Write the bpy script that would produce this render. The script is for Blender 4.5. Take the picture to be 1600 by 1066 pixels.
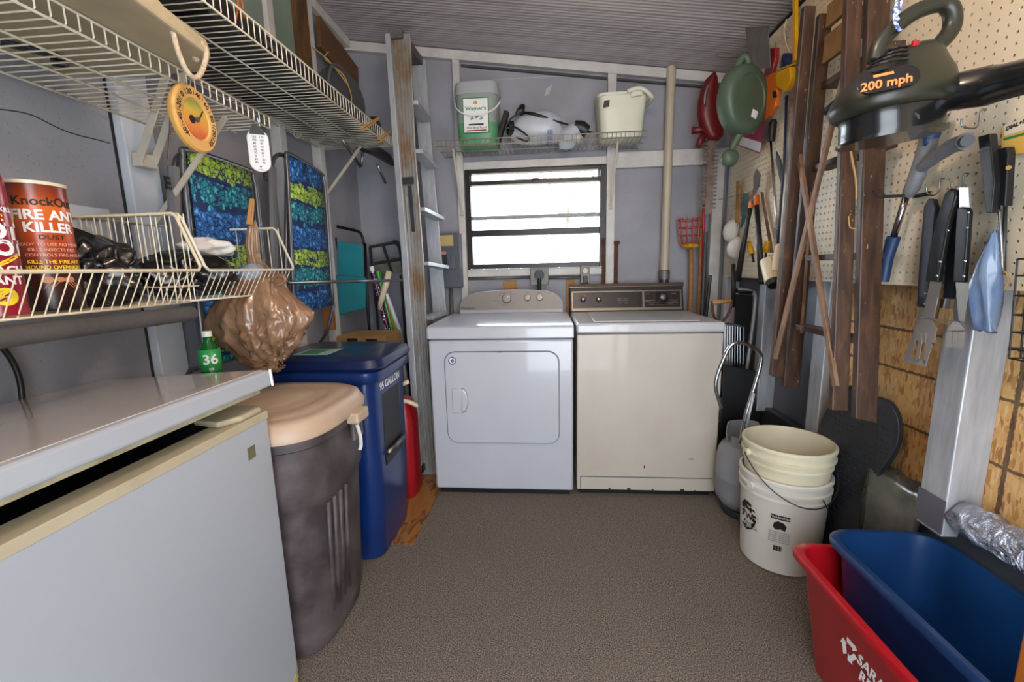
import bpy, bmesh, math, random
from mathutils import Vector, Matrix, Euler
random.seed(7)
R_ = math.radians
for o in list(bpy.data.objects): bpy.data.objects.remove(o)
SC = bpy.context.scene
COL = SC.collection

# ---------------------------------------------------------------- camera
FPX, CAMH = 672.0, 1.23
dep = Vector((55, -114, FPX)).normalized()
dwn = Vector((93, 3900, FPX)); dwn = (dwn - dep * dwn.dot(dep)).normalized()
rgt = dwn.cross(dep)
AX = Matrix((rgt, dep, -dwn))            # camera (right, down, forward) -> room (x, y, z)
cd = bpy.data.cameras.new('camera'); cam = bpy.data.objects.new('camera', cd); COL.objects.link(cam)
c0, c1, c2 = AX.col[0], AX.col[1], AX.col[2]
cam.matrix_world = Matrix(((c0[0], -c1[0], -c2[0], 0), (c0[1], -c1[1], -c2[1], 0), (c0[2], -c1[2], -c2[2], CAMH), (0, 0, 0, 1)))
cd.sensor_width = 36; cd.lens = FPX / 1600 * 36; cd.clip_start = .02; cd.clip_end = 200
SC.camera = cam

# ---------------------------------------------------------------- light and exposure
SC.view_settings.view_transform = 'Standard'; SC.view_settings.look = 'None'
SC.view_settings.gamma = 1; SC.view_settings.use_curve_mapping = False
SC.view_settings.exposure = 0.0
wd = bpy.data.worlds.new('sky'); SC.world = wd; wd.use_nodes = True
bg = wd.node_tree.nodes['Background']; bg.inputs[0].default_value = (.80, .90, 1, 1); bg.inputs[1].default_value = 9.0
def light(name, kind, loc, power, col, size=.1, rot=(0, 0, 0), sy=None):
    l = bpy.data.lights.new(name, kind); l.energy = power; l.color = col
    if kind == 'AREA':
        l.size = size
        if sy: l.shape = 'RECTANGLE'; l.size_y = sy
    elif kind == 'POINT': l.shadow_soft_size = size
    o = bpy.data.objects.new(name, l); o.location = loc; o.rotation_euler = rot; COL.objects.link(o); return o
# added warm fill lamp under the ceiling, unseen above the picture's top edge
light('warm_fill', 'POINT', (.10, .75, 2.2), 30, (1, .74, .54), .09)
# daylight standing in the open doorway at the near end of the shed
light('doorway_daylight', 'AREA', (.35, -.62, 1.3), 7, (1, .95, .90), 1.1, (R_(90), 0, 0), 1.9)
# sky light falling on the window from outside
light('window_daylight', 'AREA', (-1.85, 4.4, 2.1), 330, (.80, .89, 1), .9, (R_(-79), 0, R_(-134 + 180)), .9)

# ---------------------------------------------------------------- picture ray -> point on a wall plane of the room
def _ray(px, py): return AX @ Vector((px - 800, py - 533, FPX))
def atx(px, py, x): r = _ray(px, py); p = r * (x / r[0]); p.z += CAMH; return p
def aty(px, py, y): r = _ray(px, py); p = r * (y / r[1]); p.z += CAMH; return p
def atz(px, py, z): r = _ray(px, py); p = r * ((z - CAMH) / r[2]); p.z += CAMH; return p

# ---------------------------------------------------------------- materials
def lin(h):
    v = [int(h[i:i + 2], 16) / 255 for i in (0, 2, 4)]
    return tuple((c / 12.92 if c < .04045 else ((c + .055) / 1.055) ** 2.4) for c in v) + (1,)
class NT:
    def __init__(s, m): s.t = m.node_tree; s.b = s.t.nodes['Principled BSDF']
    def n(s, ty, **k):
        q = s.t.nodes.new(ty)
        for a, v in k.items(): setattr(q, a, v)
        return q
    def l(s, a, b): s.t.links.new(a, b)
    def co(s, kind='Object', scale=(1, 1, 1), rot=(0, 0, 0)):
        t = s.n('ShaderNodeTexCoord'); m = s.n('ShaderNodeMapping'); m.inputs['Scale'].default_value = scale; m.inputs['Rotation'].default_value = rot
        s.l(t.outputs[kind], m.inputs[0]); return m.outputs[0]
    def noise(s, co, sc, det=4, rough=.6, dist=0):
        q = s.n('ShaderNodeTexNoise'); q.inputs['Scale'].default_value = sc; q.inputs['Detail'].default_value = det
        q.inputs['Roughness'].default_value = rough; q.inputs['Distortion'].default_value = dist; s.l(co, q.inputs['Vector']); return q.outputs['Fac']
    def ramp(s, f, stops, mode='LINEAR'):
        q = s.n('ShaderNodeValToRGB'); q.color_ramp.interpolation = mode; e = q.color_ramp.elements
        while len(e) < len(stops): e.new(.5)
        for i, (p, c) in enumerate(stops): e[i].position = p; e[i].color = lin(c) if isinstance(c, str) else c
        s.l(f, q.inputs[0]); return q.outputs[0]
    def math(s, op, a, b=None, c=None):
        q = s.n('ShaderNodeMath', operation=op)
        for i, v in enumerate((a, b, c)):
            if v is None: continue
            if isinstance(v, (int, float)): q.inputs[i].default_value = v
            else: s.l(v, q.inputs[i])
        return q.outputs[0]
    def mix(s, f, a, b):
        q = s.n('ShaderNodeMix', data_type='RGBA')
        for i, v in ((0, f), (6, a), (7, b)):
            if isinstance(v, str): q.inputs[i].default_value = lin(v)
            elif isinstance(v, (int, float)): q.inputs[i].default_value = v
            else: s.l(v, q.inputs[i])
        return q.outputs[2]
    def bump(s, f, st, d=.01):
        q = s.n('ShaderNodeBump'); q.inputs['Strength'].default_value = st; q.inputs['Distance'].default_value = d
        s.l(f, q.inputs['Height']); s.l(q.outputs[0], s.b.inputs['Normal'])
MATS = {}
def mk(name):
    m = bpy.data.materials.new(name); m.use_nodes = True; MATS[name] = m; return m, NT(m)
def M(name, col, rough=.5, metal=0, var=None, vs=6, bump=0, bs=60, coat=0, trans=0, alpha=1, thr=(.35, .7), stretch=(1, 1, 1)):
    """plain procedural material: base colour with a second colour mottled in, fine bump"""
    if name in MATS: return MATS[name]
    m, t = mk(name); b = t.b; b.inputs['Roughness'].default_value = rough; b.inputs['Metallic'].default_value = metal
    b.inputs['Coat Weight'].default_value = coat; b.inputs['Transmission Weight'].default_value = trans; b.inputs['Alpha'].default_value = alpha
    co = t.co(scale=stretch)
    f = t.noise(co, vs, 6)
    if var is None:
        c = lin(col); var = tuple(x * .86 for x in c[:3]) + (1,)
    t.l(t.ramp(f, [(thr[0], col), (thr[1], var)]), b.inputs['Base Color'])
    if bump: t.bump(t.noise(co, bs, 3), bump, .004)
    return m

# ---------------------------------------------------------------- mesh building
WM = {}
class MB:
    def __init__(s): s.bm = bmesh.new()
    def add(s, vs, fs):
        v = [s.bm.verts.new(p) for p in vs]
        for f in fs:
            try: s.bm.faces.new([v[i] for i in f])
            except ValueError: pass
        return s
    def box(s, a, b, mat=None):
        (x0, y0, z0), (x1, y1, z1) = a, b
        vs = [Vector(p) for p in ((x0, y0, z0), (x1, y0, z0), (x1, y1, z0), (x0, y1, z0), (x0, y0, z1), (x1, y0, z1), (x1, y1, z1), (x0, y1, z1))]
        if mat: vs = [mat @ v for v in vs]
        return s.add(vs, [(0, 3, 2, 1), (4, 5, 6, 7), (0, 1, 5, 4), (1, 2, 6, 5), (2, 3, 7, 6), (3, 0, 4, 7)])
    def beam(s, p0, p1, w, t, up=(0, 0, 1)):
        """rectangular bar from p0 to p1, w wide across `up` x axis, t thick along up"""
        p0, p1 = Vector(p0), Vector(p1); d = (p1 - p0).normalized(); u = Vector(up); u = (u - d * u.dot(d)).normalized(); r = d.cross(u)
        vs = []
        for p in (p0, p1):
            for a, b in ((-1, -1), (1, -1), (1, 1), (-1, 1)): vs.append(p + r * (a * w / 2) + u * (b * t / 2))
        return s.add(vs, [(3, 2, 1, 0), (4, 5, 6, 7), (0, 1, 5, 4), (1, 2, 6, 5), (2, 3, 7, 6), (3, 0, 4, 7)])
    def loft(s, rings, cap=True, close=False):
        n = len(rings[0]); vs = [p for r in rings for p in r]; fs = []
        m = len(rings)
        for i in range(m if close else m - 1):
            for j in range(n): fs.append((i * n + j, i * n + (j + 1) % n, ((i + 1) % m) * n + (j + 1) % n, ((i + 1) % m) * n + j))
        if cap and not close: fs += [tuple(range(n))[::-1], tuple((m - 1) * n + j for j in range(n))]
        return s.add(vs, fs)
    def tube(s, pts, r, seg=8, closed=False, cap=True):
        pts = [Vector(p) for p in pts]; n = len(pts); rr = r if isinstance(r, (list, tuple)) else [r] * n
        rings = []; prev = None
        for i, p in enumerate(pts):
            if closed: d = pts[(i + 1) % n] - pts[i - 1]
            else: d = pts[min(i + 1, n - 1)] - pts[max(i - 1, 0)]
            d.normalize()
            if prev is None:
                a = Vector((0, 0, 1)) if abs(d.z) < .9 else Vector((1, 0, 0))
                u = (a - d * a.dot(d)).normalized()
            else: u = (prev - d * prev.dot(d)).normalized()
            prev = u; v = d.cross(u)
            rings.append([p + (u * math.cos(t) + v * math.sin(t)) * rr[i] for t in (2 * math.pi * k / seg for k in range(seg))])
        return s.loft(rings, cap, closed)
    def lathe(s, prof, c=(0, 0, 0), seg=32, mat=None, sq=None, cap=True):
        """prof = [(r, z)...]; sq = (sx, sy, power) makes the ring a rounded square"""
        rings = []
        for r, z in prof:
            ring = []
            for k in range(seg):
                t = 2 * math.pi * k / seg; x, y = math.cos(t), math.sin(t)
                if sq:
                    e = 2 / sq[2]; x = math.copysign(abs(x) ** e, x) * sq[0]; y = math.copysign(abs(y) ** e, y) * sq[1]
                p = Vector((c[0] + x * r, c[1] + y * r, c[2] + z)); ring.append(mat @ p if mat else p)
            rings.append(ring)
        return s.loft(rings, cap)
    def prism(s, pts, h, mat=None, z0=0):
        n = len(pts); vs = [Vector((p[0], p[1], z)) for z in (z0, z0 + h) for p in pts]
        if mat: vs = [mat @ v for v in vs]
        fs = [tuple(range(n))[::-1], tuple(range(n, 2 * n))] + [(i, (i + 1) % n, n + (i + 1) % n, n + i) for i in range(n)]
        return s.add(vs, fs)
    def sphere(s, c, r, seg=12, mat=None, sc=(1, 1, 1)):
        rings = []; k = seg // 2
        prof = [(math.sin(math.pi * i / k) * r + 1e-5, -math.cos(math.pi * i / k) * r) for i in range(k + 1)]
        for rr, z in prof: 
            ring = [Vector((math.cos(2 * math.pi * j / seg) * rr * sc[0], math.sin(2 * math.pi * j / seg) * rr * sc[1], z * sc[2])) for j in range(seg)]
            rings.append([Vector(c) + (mat @ p if mat else p) for p in ring])
        return s.loft(rings)
    def build(s, name, m, parent=None, smooth=False, bevel=0, world=True, bseg=2, sub=0, solid=0, noflip=False):
        me = bpy.data.meshes.new(name); bm = s.bm
        if parent and world:
            inv = WM[parent.name].inverted(); bm.transform(inv)
        if not noflip: bmesh.ops.recalc_face_normals(bm, faces=bm.faces)
        for f in bm.faces: f.smooth = bool(smooth)
        bm.to_mesh(me); bm.free()
        if smooth and smooth is not True: me.set_sharp_from_angle(angle=R_(smooth))
        o = bpy.data.objects.new(name, me); COL.objects.link(o)
        me.materials.append(MATS[m] if isinstance(m, str) else m)
        if parent: o.parent = parent; WM[o.name] = WM[parent.name]
        else: WM[o.name] = Matrix()
        if solid: q = o.modifiers.new('s', 'SOLIDIFY'); q.thickness = solid; q.offset = 0
        if bevel: q = o.modifiers.new('b', 'BEVEL'); q.width = bevel; q.segments = bseg; q.limit_method = 'ANGLE'; q.angle_limit = R_(35); q.harden_normals = False
        if sub: q = o.modifiers.new('u', 'SUBSURF'); q.levels = sub; q.render_levels = sub
        return o
def tag(o, label, cat=None, group=None, kind=None):
    if label: o['label'] = label
    if cat: o['category'] = cat
    if group: o['group'] = group
    if kind: o['kind'] = kind
    return o
def thing(name, label, cat, loc=(0, 0, 0), rot=(0, 0, 0), group=None):
    o = bpy.data.objects.new(name, None); COL.objects.link(o); o.empty_display_size = .05
    o.location = loc; o.rotation_euler = rot
    WM[o.name] = Matrix.Translation(loc) @ Euler(rot).to_matrix().to_4x4()
    return tag(o, label, cat, group)
def struct(o): o['kind'] = 'structure'; return o
def dup(root, loc=None, rot=None, label=None):
    r = root.copy(); COL.objects.link(r)
    if loc is not None: r.location = loc
    if rot is not None: r.rotation_euler = rot
    if label: r['label'] = label
    for ch in list(root.children):
        c = ch.copy(); COL.objects.link(c); c.parent = r
        for g in list(ch.children):
            d = g.copy(); COL.objects.link(d); d.parent = c
    return r
def Pl(o, x, y, z=None):
    """frame from origin o with in-plane axes x, y (Vectors)"""
    x = Vector(x).normalized(); y = Vector(y); y = (y - x * y.dot(x)).normalized(); n = x.cross(y)
    return Matrix(((x[0], y[0], n[0], o[0]), (x[1], y[1], n[1], o[1]), (x[2], y[2], n[2], o[2]), (0, 0, 0, 1)))
def text(name, body, size, frame, m, parent, depth=.0006, align='CENTER', sx=1, bold=0, shear=0):
    """lettering lying in the frame's x-y plane, raised along its normal"""
    cu = bpy.data.curves.new('t', 'FONT'); cu.body = body; cu.size = size; cu.align_x = align; cu.align_y = 'CENTER'; cu.extrude = depth; cu.offset = bold * size; cu.shear = shear
    cu.space_line = .8; cu.resolution_u = 3
    o = bpy.data.objects.new('t', cu); COL.objects.link(o)
    dg = bpy.context.evaluated_depsgraph_get(); me = bpy.data.meshes.new_from_object(o.evaluated_get(dg))
    bpy.data.objects.remove(o)
    F = frame @ Matrix.Diagonal((sx, 1, 1, 1))
    if parent: F = WM[parent.name].inverted() @ F
    me.transform(F); me.materials.clear(); me.materials.append(MATS[m]); me.name = name
    q = bpy.data.objects.new(name, me); COL.objects.link(q)
    if parent: q.parent = parent; WM[q.name] = WM[parent.name]
    return q
def arc(c, r, a0, a1, n, ax=(1, 0, 0), ay=(0, 0, 1)):
    c, ax, ay = Vector(c), Vector(ax), Vector(ay)
    return [c + ax * (r * math.cos(R_(a0 + (a1 - a0) * i / n))) + ay * (r * math.sin(R_(a0 + (a1 - a0) * i / n))) for i in range(n + 1)]
def rrect(x0, y0, x1, y1, r, n=5):
    p = []
    for cx, cy, a in ((x1 - r, y0 + r, -90), (x1 - r, y1 - r, 0), (x0 + r, y1 - r, 90), (x0 + r, y0 + r, 180)):
        for i in range(n + 1): t = R_(a + 90 * i / n); p.append((cx + r * math.cos(t), cy + r * math.sin(t)))
    return p
def smooth_path(pts, k=6):
    P = [Vector(p) for p in pts]; out = []
    for i in range(len(P) - 1):
        a, b, c, d = P[max(i - 1, 0)], P[i], P[i + 1], P[min(i + 2, len(P) - 1)]
        for j in range(k):
            t = j / k; out.append(.5 * ((2 * b) + (c - a) * t + (2 * a - 5 * b + 4 * c - d) * t * t + (3 * b - a - 3 * c + d) * t ** 3))
    return out + [P[-1]]

# ================================================================ MATERIALS OF THE SHED
M('white_paint', 'C9C6C2', .45, var='B3AFAA', vs=9, bump=.1)
M('white_metal', 'C4C9D0', .3, .0, var='B0B5BC', vs=5)
M('alu', 'B9BCC1', .42, .45, var='9EA1A6', vs=7, stretch=(6, 6, 1))
M('wire_white', 'D6D0C0', .4, var='C0B8A4')
M('wire_warm', 'DDD0B4', .4, var='C6B695')
M('black_plastic', '0D0D0F', .45, var='161618')
M('black_gloss', '0C0C0E', .2, var='151517', coat=.3)
M('dark_grey', '3A3B3E', .5)
M('steel', '8E9092', .3, .9, var='6C6E70')
M('dark_steel', '45474B', .42, .7)
M('rust', '5E3820', .8, .2, var='3B241A', vs=30)
M('wood_raw', 'A77A45', .65, var='8A5E32', vs=7, stretch=(1, 1, 6), bump=.2)
M('black_ink', '101012', .6)
M('white_ink', 'E8E8E6', .6)
M('red_plastic', 'A3101E', .35, var='8A0C18')
M('dark_red', '6B0F16', .35)
M('yellow_plastic', 'D9A400', .4)
M('orange_plastic', 'D2691E', .4)
M('navy', '0F2350', .35)
M('paper', 'D9D8D4', .8)

# wall panels: blue grey paint with specks and stains
m, t = mk('wall_paint'); t.b.inputs['Roughness'].default_value = .6
co = t.co(); f = t.noise(co, 3, 6); c = t.ramp(f, [(.3, '97979E'), (.7, '828289')])
sp = t.ramp(t.noise(co, 160, 2), [(.30, '000000'), (.36, 'FFFFFF')]); c = t.mix(sp, '787A84', c)
sp = t.ramp(t.noise(co, 22, 3), [(.2, '000000'), (.23, 'FFFFFF')]); c = t.mix(sp, '40404A', c)
t.l(c, t.b.inputs['Base Color']); t.bump(t.noise(co, 60, 4), .25, .004)
M('wall_paint_dark', '63656E', .55, var='50525B', vs=3, bump=.15)
M('green_panel', '7C8C80', .6, var='6C7A70', vs=3, bump=.1)

# ceiling: ribbed panels
m, t = mk('ceiling_panel'); t.b.inputs['Roughness'].default_value = .38
co = t.co(); sx = t.n('ShaderNodeSeparateXYZ'); t.l(co, sx.inputs[0]); yv = sx.outputs[1]
w = t.math('PINGPONG', yv, .0125); w2 = t.math('LESS_THAN', t.math('PINGPONG', yv, .075), .0035)
c = t.ramp(t.noise(t.co(scale=(1, 5, 1)), 3, 5), [(.3, 'C6BEBE'), (.75, 'ACA4A4')])
c = t.mix(w2, c, '8E8688'); t.l(c, t.b.inputs['Base Color'])
t.bump(t.math('MULTIPLY', w, 60), .5, .006)

# carpet
m, t = mk('carpet'); t.b.inputs['Roughness'].default_value = .95; t.b.inputs['Specular IOR Level'].default_value = .1
co = t.co(); a = t.noise(co, 240, 3, .8); big = t.noise(co, 2.2, 5)
c = t.ramp(a, [(.36, '26211D'), (.5, '6A625A'), (.64, 'A69C90')])
c = t.mix(t.ramp(big, [(.35, '000000'), (.75, '606060')]), c, '5A5048'); t.l(c, t.b.inputs['Base Color'])
t.bump(a, .35, .004)

# oriented strand board with nailing lines, the upright one with a shadow painted in
m, t = mk('strand_board'); t.b.inputs['Roughness'].default_value = .7
cols = []
for ang, sc in ((35, 52), (-50, 60), (5, 44)):
    v = t.n('ShaderNodeTexVoronoi'); v.inputs['Scale'].default_value = 1.0; v.inputs['Randomness'].default_value = 1
    n0 = t.n('ShaderNodeTexNoise'); n0.inputs['Scale'].default_value = 14; mp = t.co(scale=(1, sc * 2.6, sc * .7), rot=(R_(ang), 0, 0))
    ad = t.n('ShaderNodeVectorMath', operation='ADD'); sc2 = t.n('ShaderNodeVectorMath', operation='SCALE'); sc2.inputs[3].default_value = 1.2
    t.l(n0.outputs['Color'], sc2.inputs[0]); t.l(mp, ad.inputs[0]); t.l(sc2.outputs[0], ad.inputs[1]); t.l(ad.outputs[0], v.inputs['Vector'])
    s_ = t.n('ShaderNodeSeparateColor'); t.l(v.outputs['Color'], s_.inputs[0]); cols.append((s_.outputs[0], s_.outputs[1]))
pal = [(0, 'D2A468'), (.3, 'C89A5A'), (.55, 'D8B07A'), (.8, 'BC8A4C'), (.96, '9A6A38')]
c = t.ramp(cols[0][0], pal); c = t.mix(t.math('GREATER_THAN', cols[1][1], .5), c, t.ramp(cols[1][0], pal)); c = t.mix(t.math('GREATER_THAN', cols[2][1], .62), c, t.ramp(cols[2][0], pal))
fine = t.noise(t.co(scale=(1, 3, 1)), 60, 4); c = t.mix(t.ramp(fine, [(.35, '606060'), (.6, '000000')]), c, '8A5A28')
sx = t.n('ShaderNodeSeparateXYZ'); t.l(t.co(), sx.inputs[0])
wob = t.math('MULTIPLY', t.math('SUBTRACT', t.noise(t.co(), 60, 3), .5), .012)
line = None
for z in (.86, .68, .995):
    d = t.math('LESS_THAN', t.math('ABSOLUTE', t.math('ADD', t.math('SUBTRACT', sx.outputs[2], z), wob)), .0045); line = d if line is None else t.math('MAXIMUM', line, d)
d = t.math('LESS_THAN', t.math('ABSOLUTE', t.math('ADD', t.math('SUBTRACT', sx.outputs[1], 1.165), wob)), .007); line = t.math('MAXIMUM', line, d)  # upright mark: nailing line and painted shadow together
c = t.mix(t.math('MULTIPLY', line, .8), c, '2A211A'); t.l(c, t.b.inputs['Base Color']); t.bump(cols[0][0], .3, .003)

# pegboard face
m, t = mk('pegboard_face'); t.b.inputs['Roughness'].default_value = .45
t.l(t.ramp(t.noise(t.co(), 3, 5), [(.3, 'DACDB4'), (.75, 'C9BA9C')]), t.b.inputs['Base Color'])
M('hole_shade', '0E0B09', .9)  # near-black colour for the shade inside the holes

# plywood / wood panelling sheet on the floor
m, t = mk('panelling'); t.b.inputs['Roughness'].default_value = .45
co = t.co(scale=(1.0, .25, 1)); f = t.noise(co, 7, 6, .6, 2.2)
c = t.ramp(f, [(.3, '8A5A2E'), (.5, '9E6B38'), (.56, '4A2C16'), (.6, '966433'), (.8, 'A8743E')]); t.l(c, t.b.inputs['Base Color'])

# ================================================================ ROOM SHELL
XL, XR, YB, YN = -1.27, 1.2, 2.95, -.65
def ceilz(x): return 2.69 - .138 * (x + 1.25)
def quad(name, pts, m, solid=0.0): 
    return struct(MB().add([Vector(p) for p in pts], [tuple(range(len(pts)))]).build(name, m, solid=solid))
b = MB().box((XL - .1, YN - .1, -.03), (XR + .1, YB + .1, 0)); struct(b.build('floor', 'carpet'))
# ceiling slab follows the roof slope
cz0, cz1 = ceilz(XL - .15), ceilz(XR + .15)
b = MB(); b.add([(XL - .15, YN - .1, cz0), (XR + .15, YN - .1, cz1), (XR + .15, YB + .15, cz1), (XL - .15, YB + .15, cz0), (XL - .15, YN - .1, cz0 + .05), (XR + .15, YN - .1, cz1 + .05), (XR + .15, YB + .15, cz1 + .05), (XL - .15, YB + .15, cz0 + .05)],
      [(0, 3, 2, 1), (4, 5, 6, 7), (0, 1, 5, 4), (1, 2, 6, 5), (2, 3, 7, 6), (3, 0, 4, 7)])
struct(b.build('ceiling', 'ceiling_panel'))
# back wall with the window opening
WX0, WX1, WZ0, WZ1 = -.535, .38, 1.232, 1.872
b = MB()
b.box((XL - .1, YB, 0), (WX0, YB + .05, ceilz(XL) - .0)); b.box((WX1, YB, 0), (XR + .1, YB + .05, ceilz(WX1) + .02))
b.box((WX0, YB, 0), (WX1, YB + .05, WZ0)); b.box((WX0, YB, WZ1), (WX1, YB + .05, ceilz(WX0)))
struct(b.build('wall_back', 'wall_paint'))
b = MB().box((XL - .05, YN, 0), (XL, YB, ceilz(XL) + .02)); struct(b.build('wall_left', 'wall_paint'))
b = MB().box((XR, YN, 0), (XR + .05, 1.93, 2.5)); struct(b.build('wall_right', 'strand_board'))
b = MB().box((XR - .01, 1.93, 0), (XR + .05, YB, 2.5)); struct(b.build('wall_right', 'wall_paint_dark'))
# near end of the shed behind the camera, with the doorway
b = MB(); DX0, DX1, DZ = -.25, .95, 2.05
b.box((XL - .1, YN - .1, 0), (DX0, YN, 2.75)); b.box((DX1, YN - .1, 0), (XR + .1, YN, 2.45)); b.box((DX0, YN - .1, DZ), (DX1, YN, 2.45))
struct(b.build('wall_front', 'wall_paint'))
# low sill along the right wall
b = MB().box((XR - .05, YN, 0), (XR, YB, .47)); struct(b.build('baseboard_right', 'dark_grey', bevel=.004))

# ---- trims: studs, plates, rails
def trim(a, b_, m='white_paint', bev=.003):
    return struct(MB().box(a, b_).build('trim_1', m, bevel=bev))
def trim_n(n, a, b_, m='white_paint', bev=.003):
    o = trim(a, b_, m, bev); o.name = 'trim_%d' % n; return o
b = MB().beam((XL, YB - .02, ceilz(XL) - .035), (XR, YB - .02, ceilz(XR) - .035), .04, .055); struct(b.build('trim_1', 'white_paint', bevel=.003))
b = MB().beam((XL + .02, YN, ceilz(XL) - .03), (XL + .02, YB - .04, ceilz(XL) - .03), .035, .05); struct(b.build('trim_2', 'white_paint', bevel=.003))
trim_n(3, (-.585, YB - .035, 0), (WX0 - .004, YB, ceilz(-.53) - .05))
trim_n(4, (WX1 + .004, YB - .035, 0), (.437, YB, ceilz(.4) - .05))
trim_n(5, (WX0 - .003, YB - .03, WZ1 + .003), (WX1 + .003, YB, WZ1 + .05))
trim_n(6, (WX0 - .003, YB - .03, WZ0 - .05), (WX1 + .003, YB, WZ0 - .003))
trim_n(7, (.438, YB - .035, 1.845), (1.15, YB, 1.94))
trim_n(8, (1.03, YB - .07, 0), (1.095, YB - .036, 1.845), 'white_paint')
trim_n(9, (1.11, 2.80, 0), (XR - .01, 2.86, 2.3), 'white_metal')
# left wall studs
trim_n(10, (XL, 1.255, 0), (XL + .03, 1.36, ceilz(XL) - .06), 'white_metal')
trim_n(11, (XL, 2.02, 0), (XL + .05, 2.07, ceilz(XL) - .06), 'white_paint')
trim_n(12, (XL, 2.38, 0), (XL + .05, 2.43, ceilz(XL) - .06), 'white_paint')
# metal studs of the right wall, standing on the sill
trim_n(13, (1.106, 1.205, .45), (XR, 1.29, 2.4), 'alu', .004)
trim_n(14, (1.142, 1.85, .45), (XR, 1.935, 2.38), 'alu', .004)
trim_n(15, (1.106, 2.30, .45), (XR - .01, 2.36, 2.35), 'alu', .004)
# crack line on the left panel (thin bead of filler)
pts = [atx(px, py, XL + .001) for px, py in ((0, 171), (25, 174), (50, 180), (75, 192), (100, 204), (125, 212), (150, 218), (172, 224))]
struct(MB().tube(smooth_path(pts), .0016, 5).build('trim_16', 'dark_steel'))
struct(MB().box((XL, 1.247, .0), (XL + .003, 1.254, 2.6)).build('trim_17', 'black_plastic'))
pts = [aty(px, py, YB - .001) for px, py in ((723, 132), (770, 125), (830, 121), (880, 119), (946, 117))]
struct(MB().tube(smooth_path(pts), .0014, 5).build('trim_18', 'white_paint'))
struct(MB().beam((-.53, YB - .012, ceilz(-.53) - .085), (1.05, YB - .012, ceilz(1.05) - .085), .018, .012).build('trim_19', 'dark_grey'))

# ---- pegboard with real holes
def pegboard(y0, y1, z0, z1f, x, step=.0254, rad=.0040):
    bm = bmesh.new(); ny = int((y1 - y0) / step); nz = int((z1f(y1) - z0) / step) + 3
    K = 6
    for i in range(ny):
        for j in range(nz):
            ya = y0 + i * step; za = z0 + j * step
            if za + step > z1f(ya): continue
            cy, cz = ya + step / 2, za + step / 2; h = step / 2
            outer = [(h, 0), (h, h), (0, h), (-h, h), (-h, 0), (-h, -h), (0, -h), (h, -h)]
            inner = [(rad * math.cos(a * math.pi / 4), rad * math.sin(a * math.pi / 4)) for a in range(8)]
            vo = [bm.verts.new((x, cy + a, cz + c)) for a, c in outer]; vi = [bm.verts.new((x, cy + a, cz + c)) for a, c in inner]
            vb = [bm.verts.new((x + .005, cy + a, cz + c)) for a, c in inner]
            for k in range(8):
                k2 = (k + 1) % 8; bm.faces.new((vo[k], vi[k], vi[k2], vo[k2])); bm.faces.new((vi[k], vb[k], vb[k2], vi[k2]))
    bmesh.ops.remove_doubles(bm, verts=bm.verts, dist=.0002)
    w = MB(); w.bm.free(); w.bm = bm; return w
root = thing('pegboard', 'cream perforated pegboard covering the upper right wall behind the hanging tools', 'pegboard', (1.1, 1.5, 1.15))
pegboard(.25, 2.80, 1.152, lambda y: 2.345, 1.1).build('panel', 'pegboard_face', root, noflip=True)
MB().box((1.1052, .25, 1.152), (1.1058, 2.79, 2.345)).build('hole_shade_sheet', 'hole_shade', root)  # added black sheet that paints the shade seen through the holes

# ---------------------------------------------------------------- window
wn = struct(thing('window_1', None, None, (0, YB, 1.5)))
M('bronze_frame', '2A2728', .35, .4, var='1D1B1C')
F = MB(); yf0, yf1 = YB - .02, YB + .045
def bar(x0, x1, z0, z1, ya=yf0, yb=yf1): F.box((x0, ya, z0), (x1, yb, z1))
bar(WX0 + .001, WX0 + .034, WZ0 + .001, WZ1 - .001); bar(WX1 - .036, WX1 - .001, WZ0 + .001, WZ1 - .001)
bar(WX0 + .034, WX1 - .036, WZ1 - .022, WZ1 - .001); bar(WX0 + .034, WX1 - .036, WZ0 + .001, WZ0 + .032)
bar(WX0 + .034, WX1 - .036, 1.778, 1.804, yf0 + .005); bar(WX0 + .034, WX1 - .036, 1.45, 1.49, yf0 + .008)
fr = F.build('window_frame', 'bronze_frame', wn, bevel=.002)
m, t = mk('window_glass'); t.b.inputs['Roughness'].default_value = .02; t.b.inputs['Base Color'].default_value = (1, 1, 1, 1); t.b.inputs['Transmission Weight'].default_value = 1; t.b.inputs['IOR'].default_value = 1.05
f = t.noise(t.co(), 9, 5)
for z0, z1 in ((1.805, WZ1 - .023), (1.491, 1.777), (WZ0 + .033, 1.449)):
    MB().box((WX0 + .035, YB + .02, z0), (WX1 - .037, YB + .023, z1)).build('window_pane', 'window_glass', wn)
M('grey_rail', 'A9ABAA', .5)
MB().box((WX0 + .035, YB + .03, 1.56), (WX1 - .037, YB + .042, 1.585)).build('sash_rail', 'grey_rail', wn)
MB().box((-.09, YB - .03, 1.798), (-.045, YB - .018, 1.806)).box((-.09, YB - .03, 1.79), (-.083, YB - .018, 1.806)).build('latch', 'rust', wn)
MB().box((WX0 + .036, YB - .026, 1.8), (WX0 + .046, YB - .016, 1.85)).box((WX1 - .05, YB - .026, 1.8), (WX1 - .04, YB - .016, 1.85)).build('hinge', 'black_plastic', wn)

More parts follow.
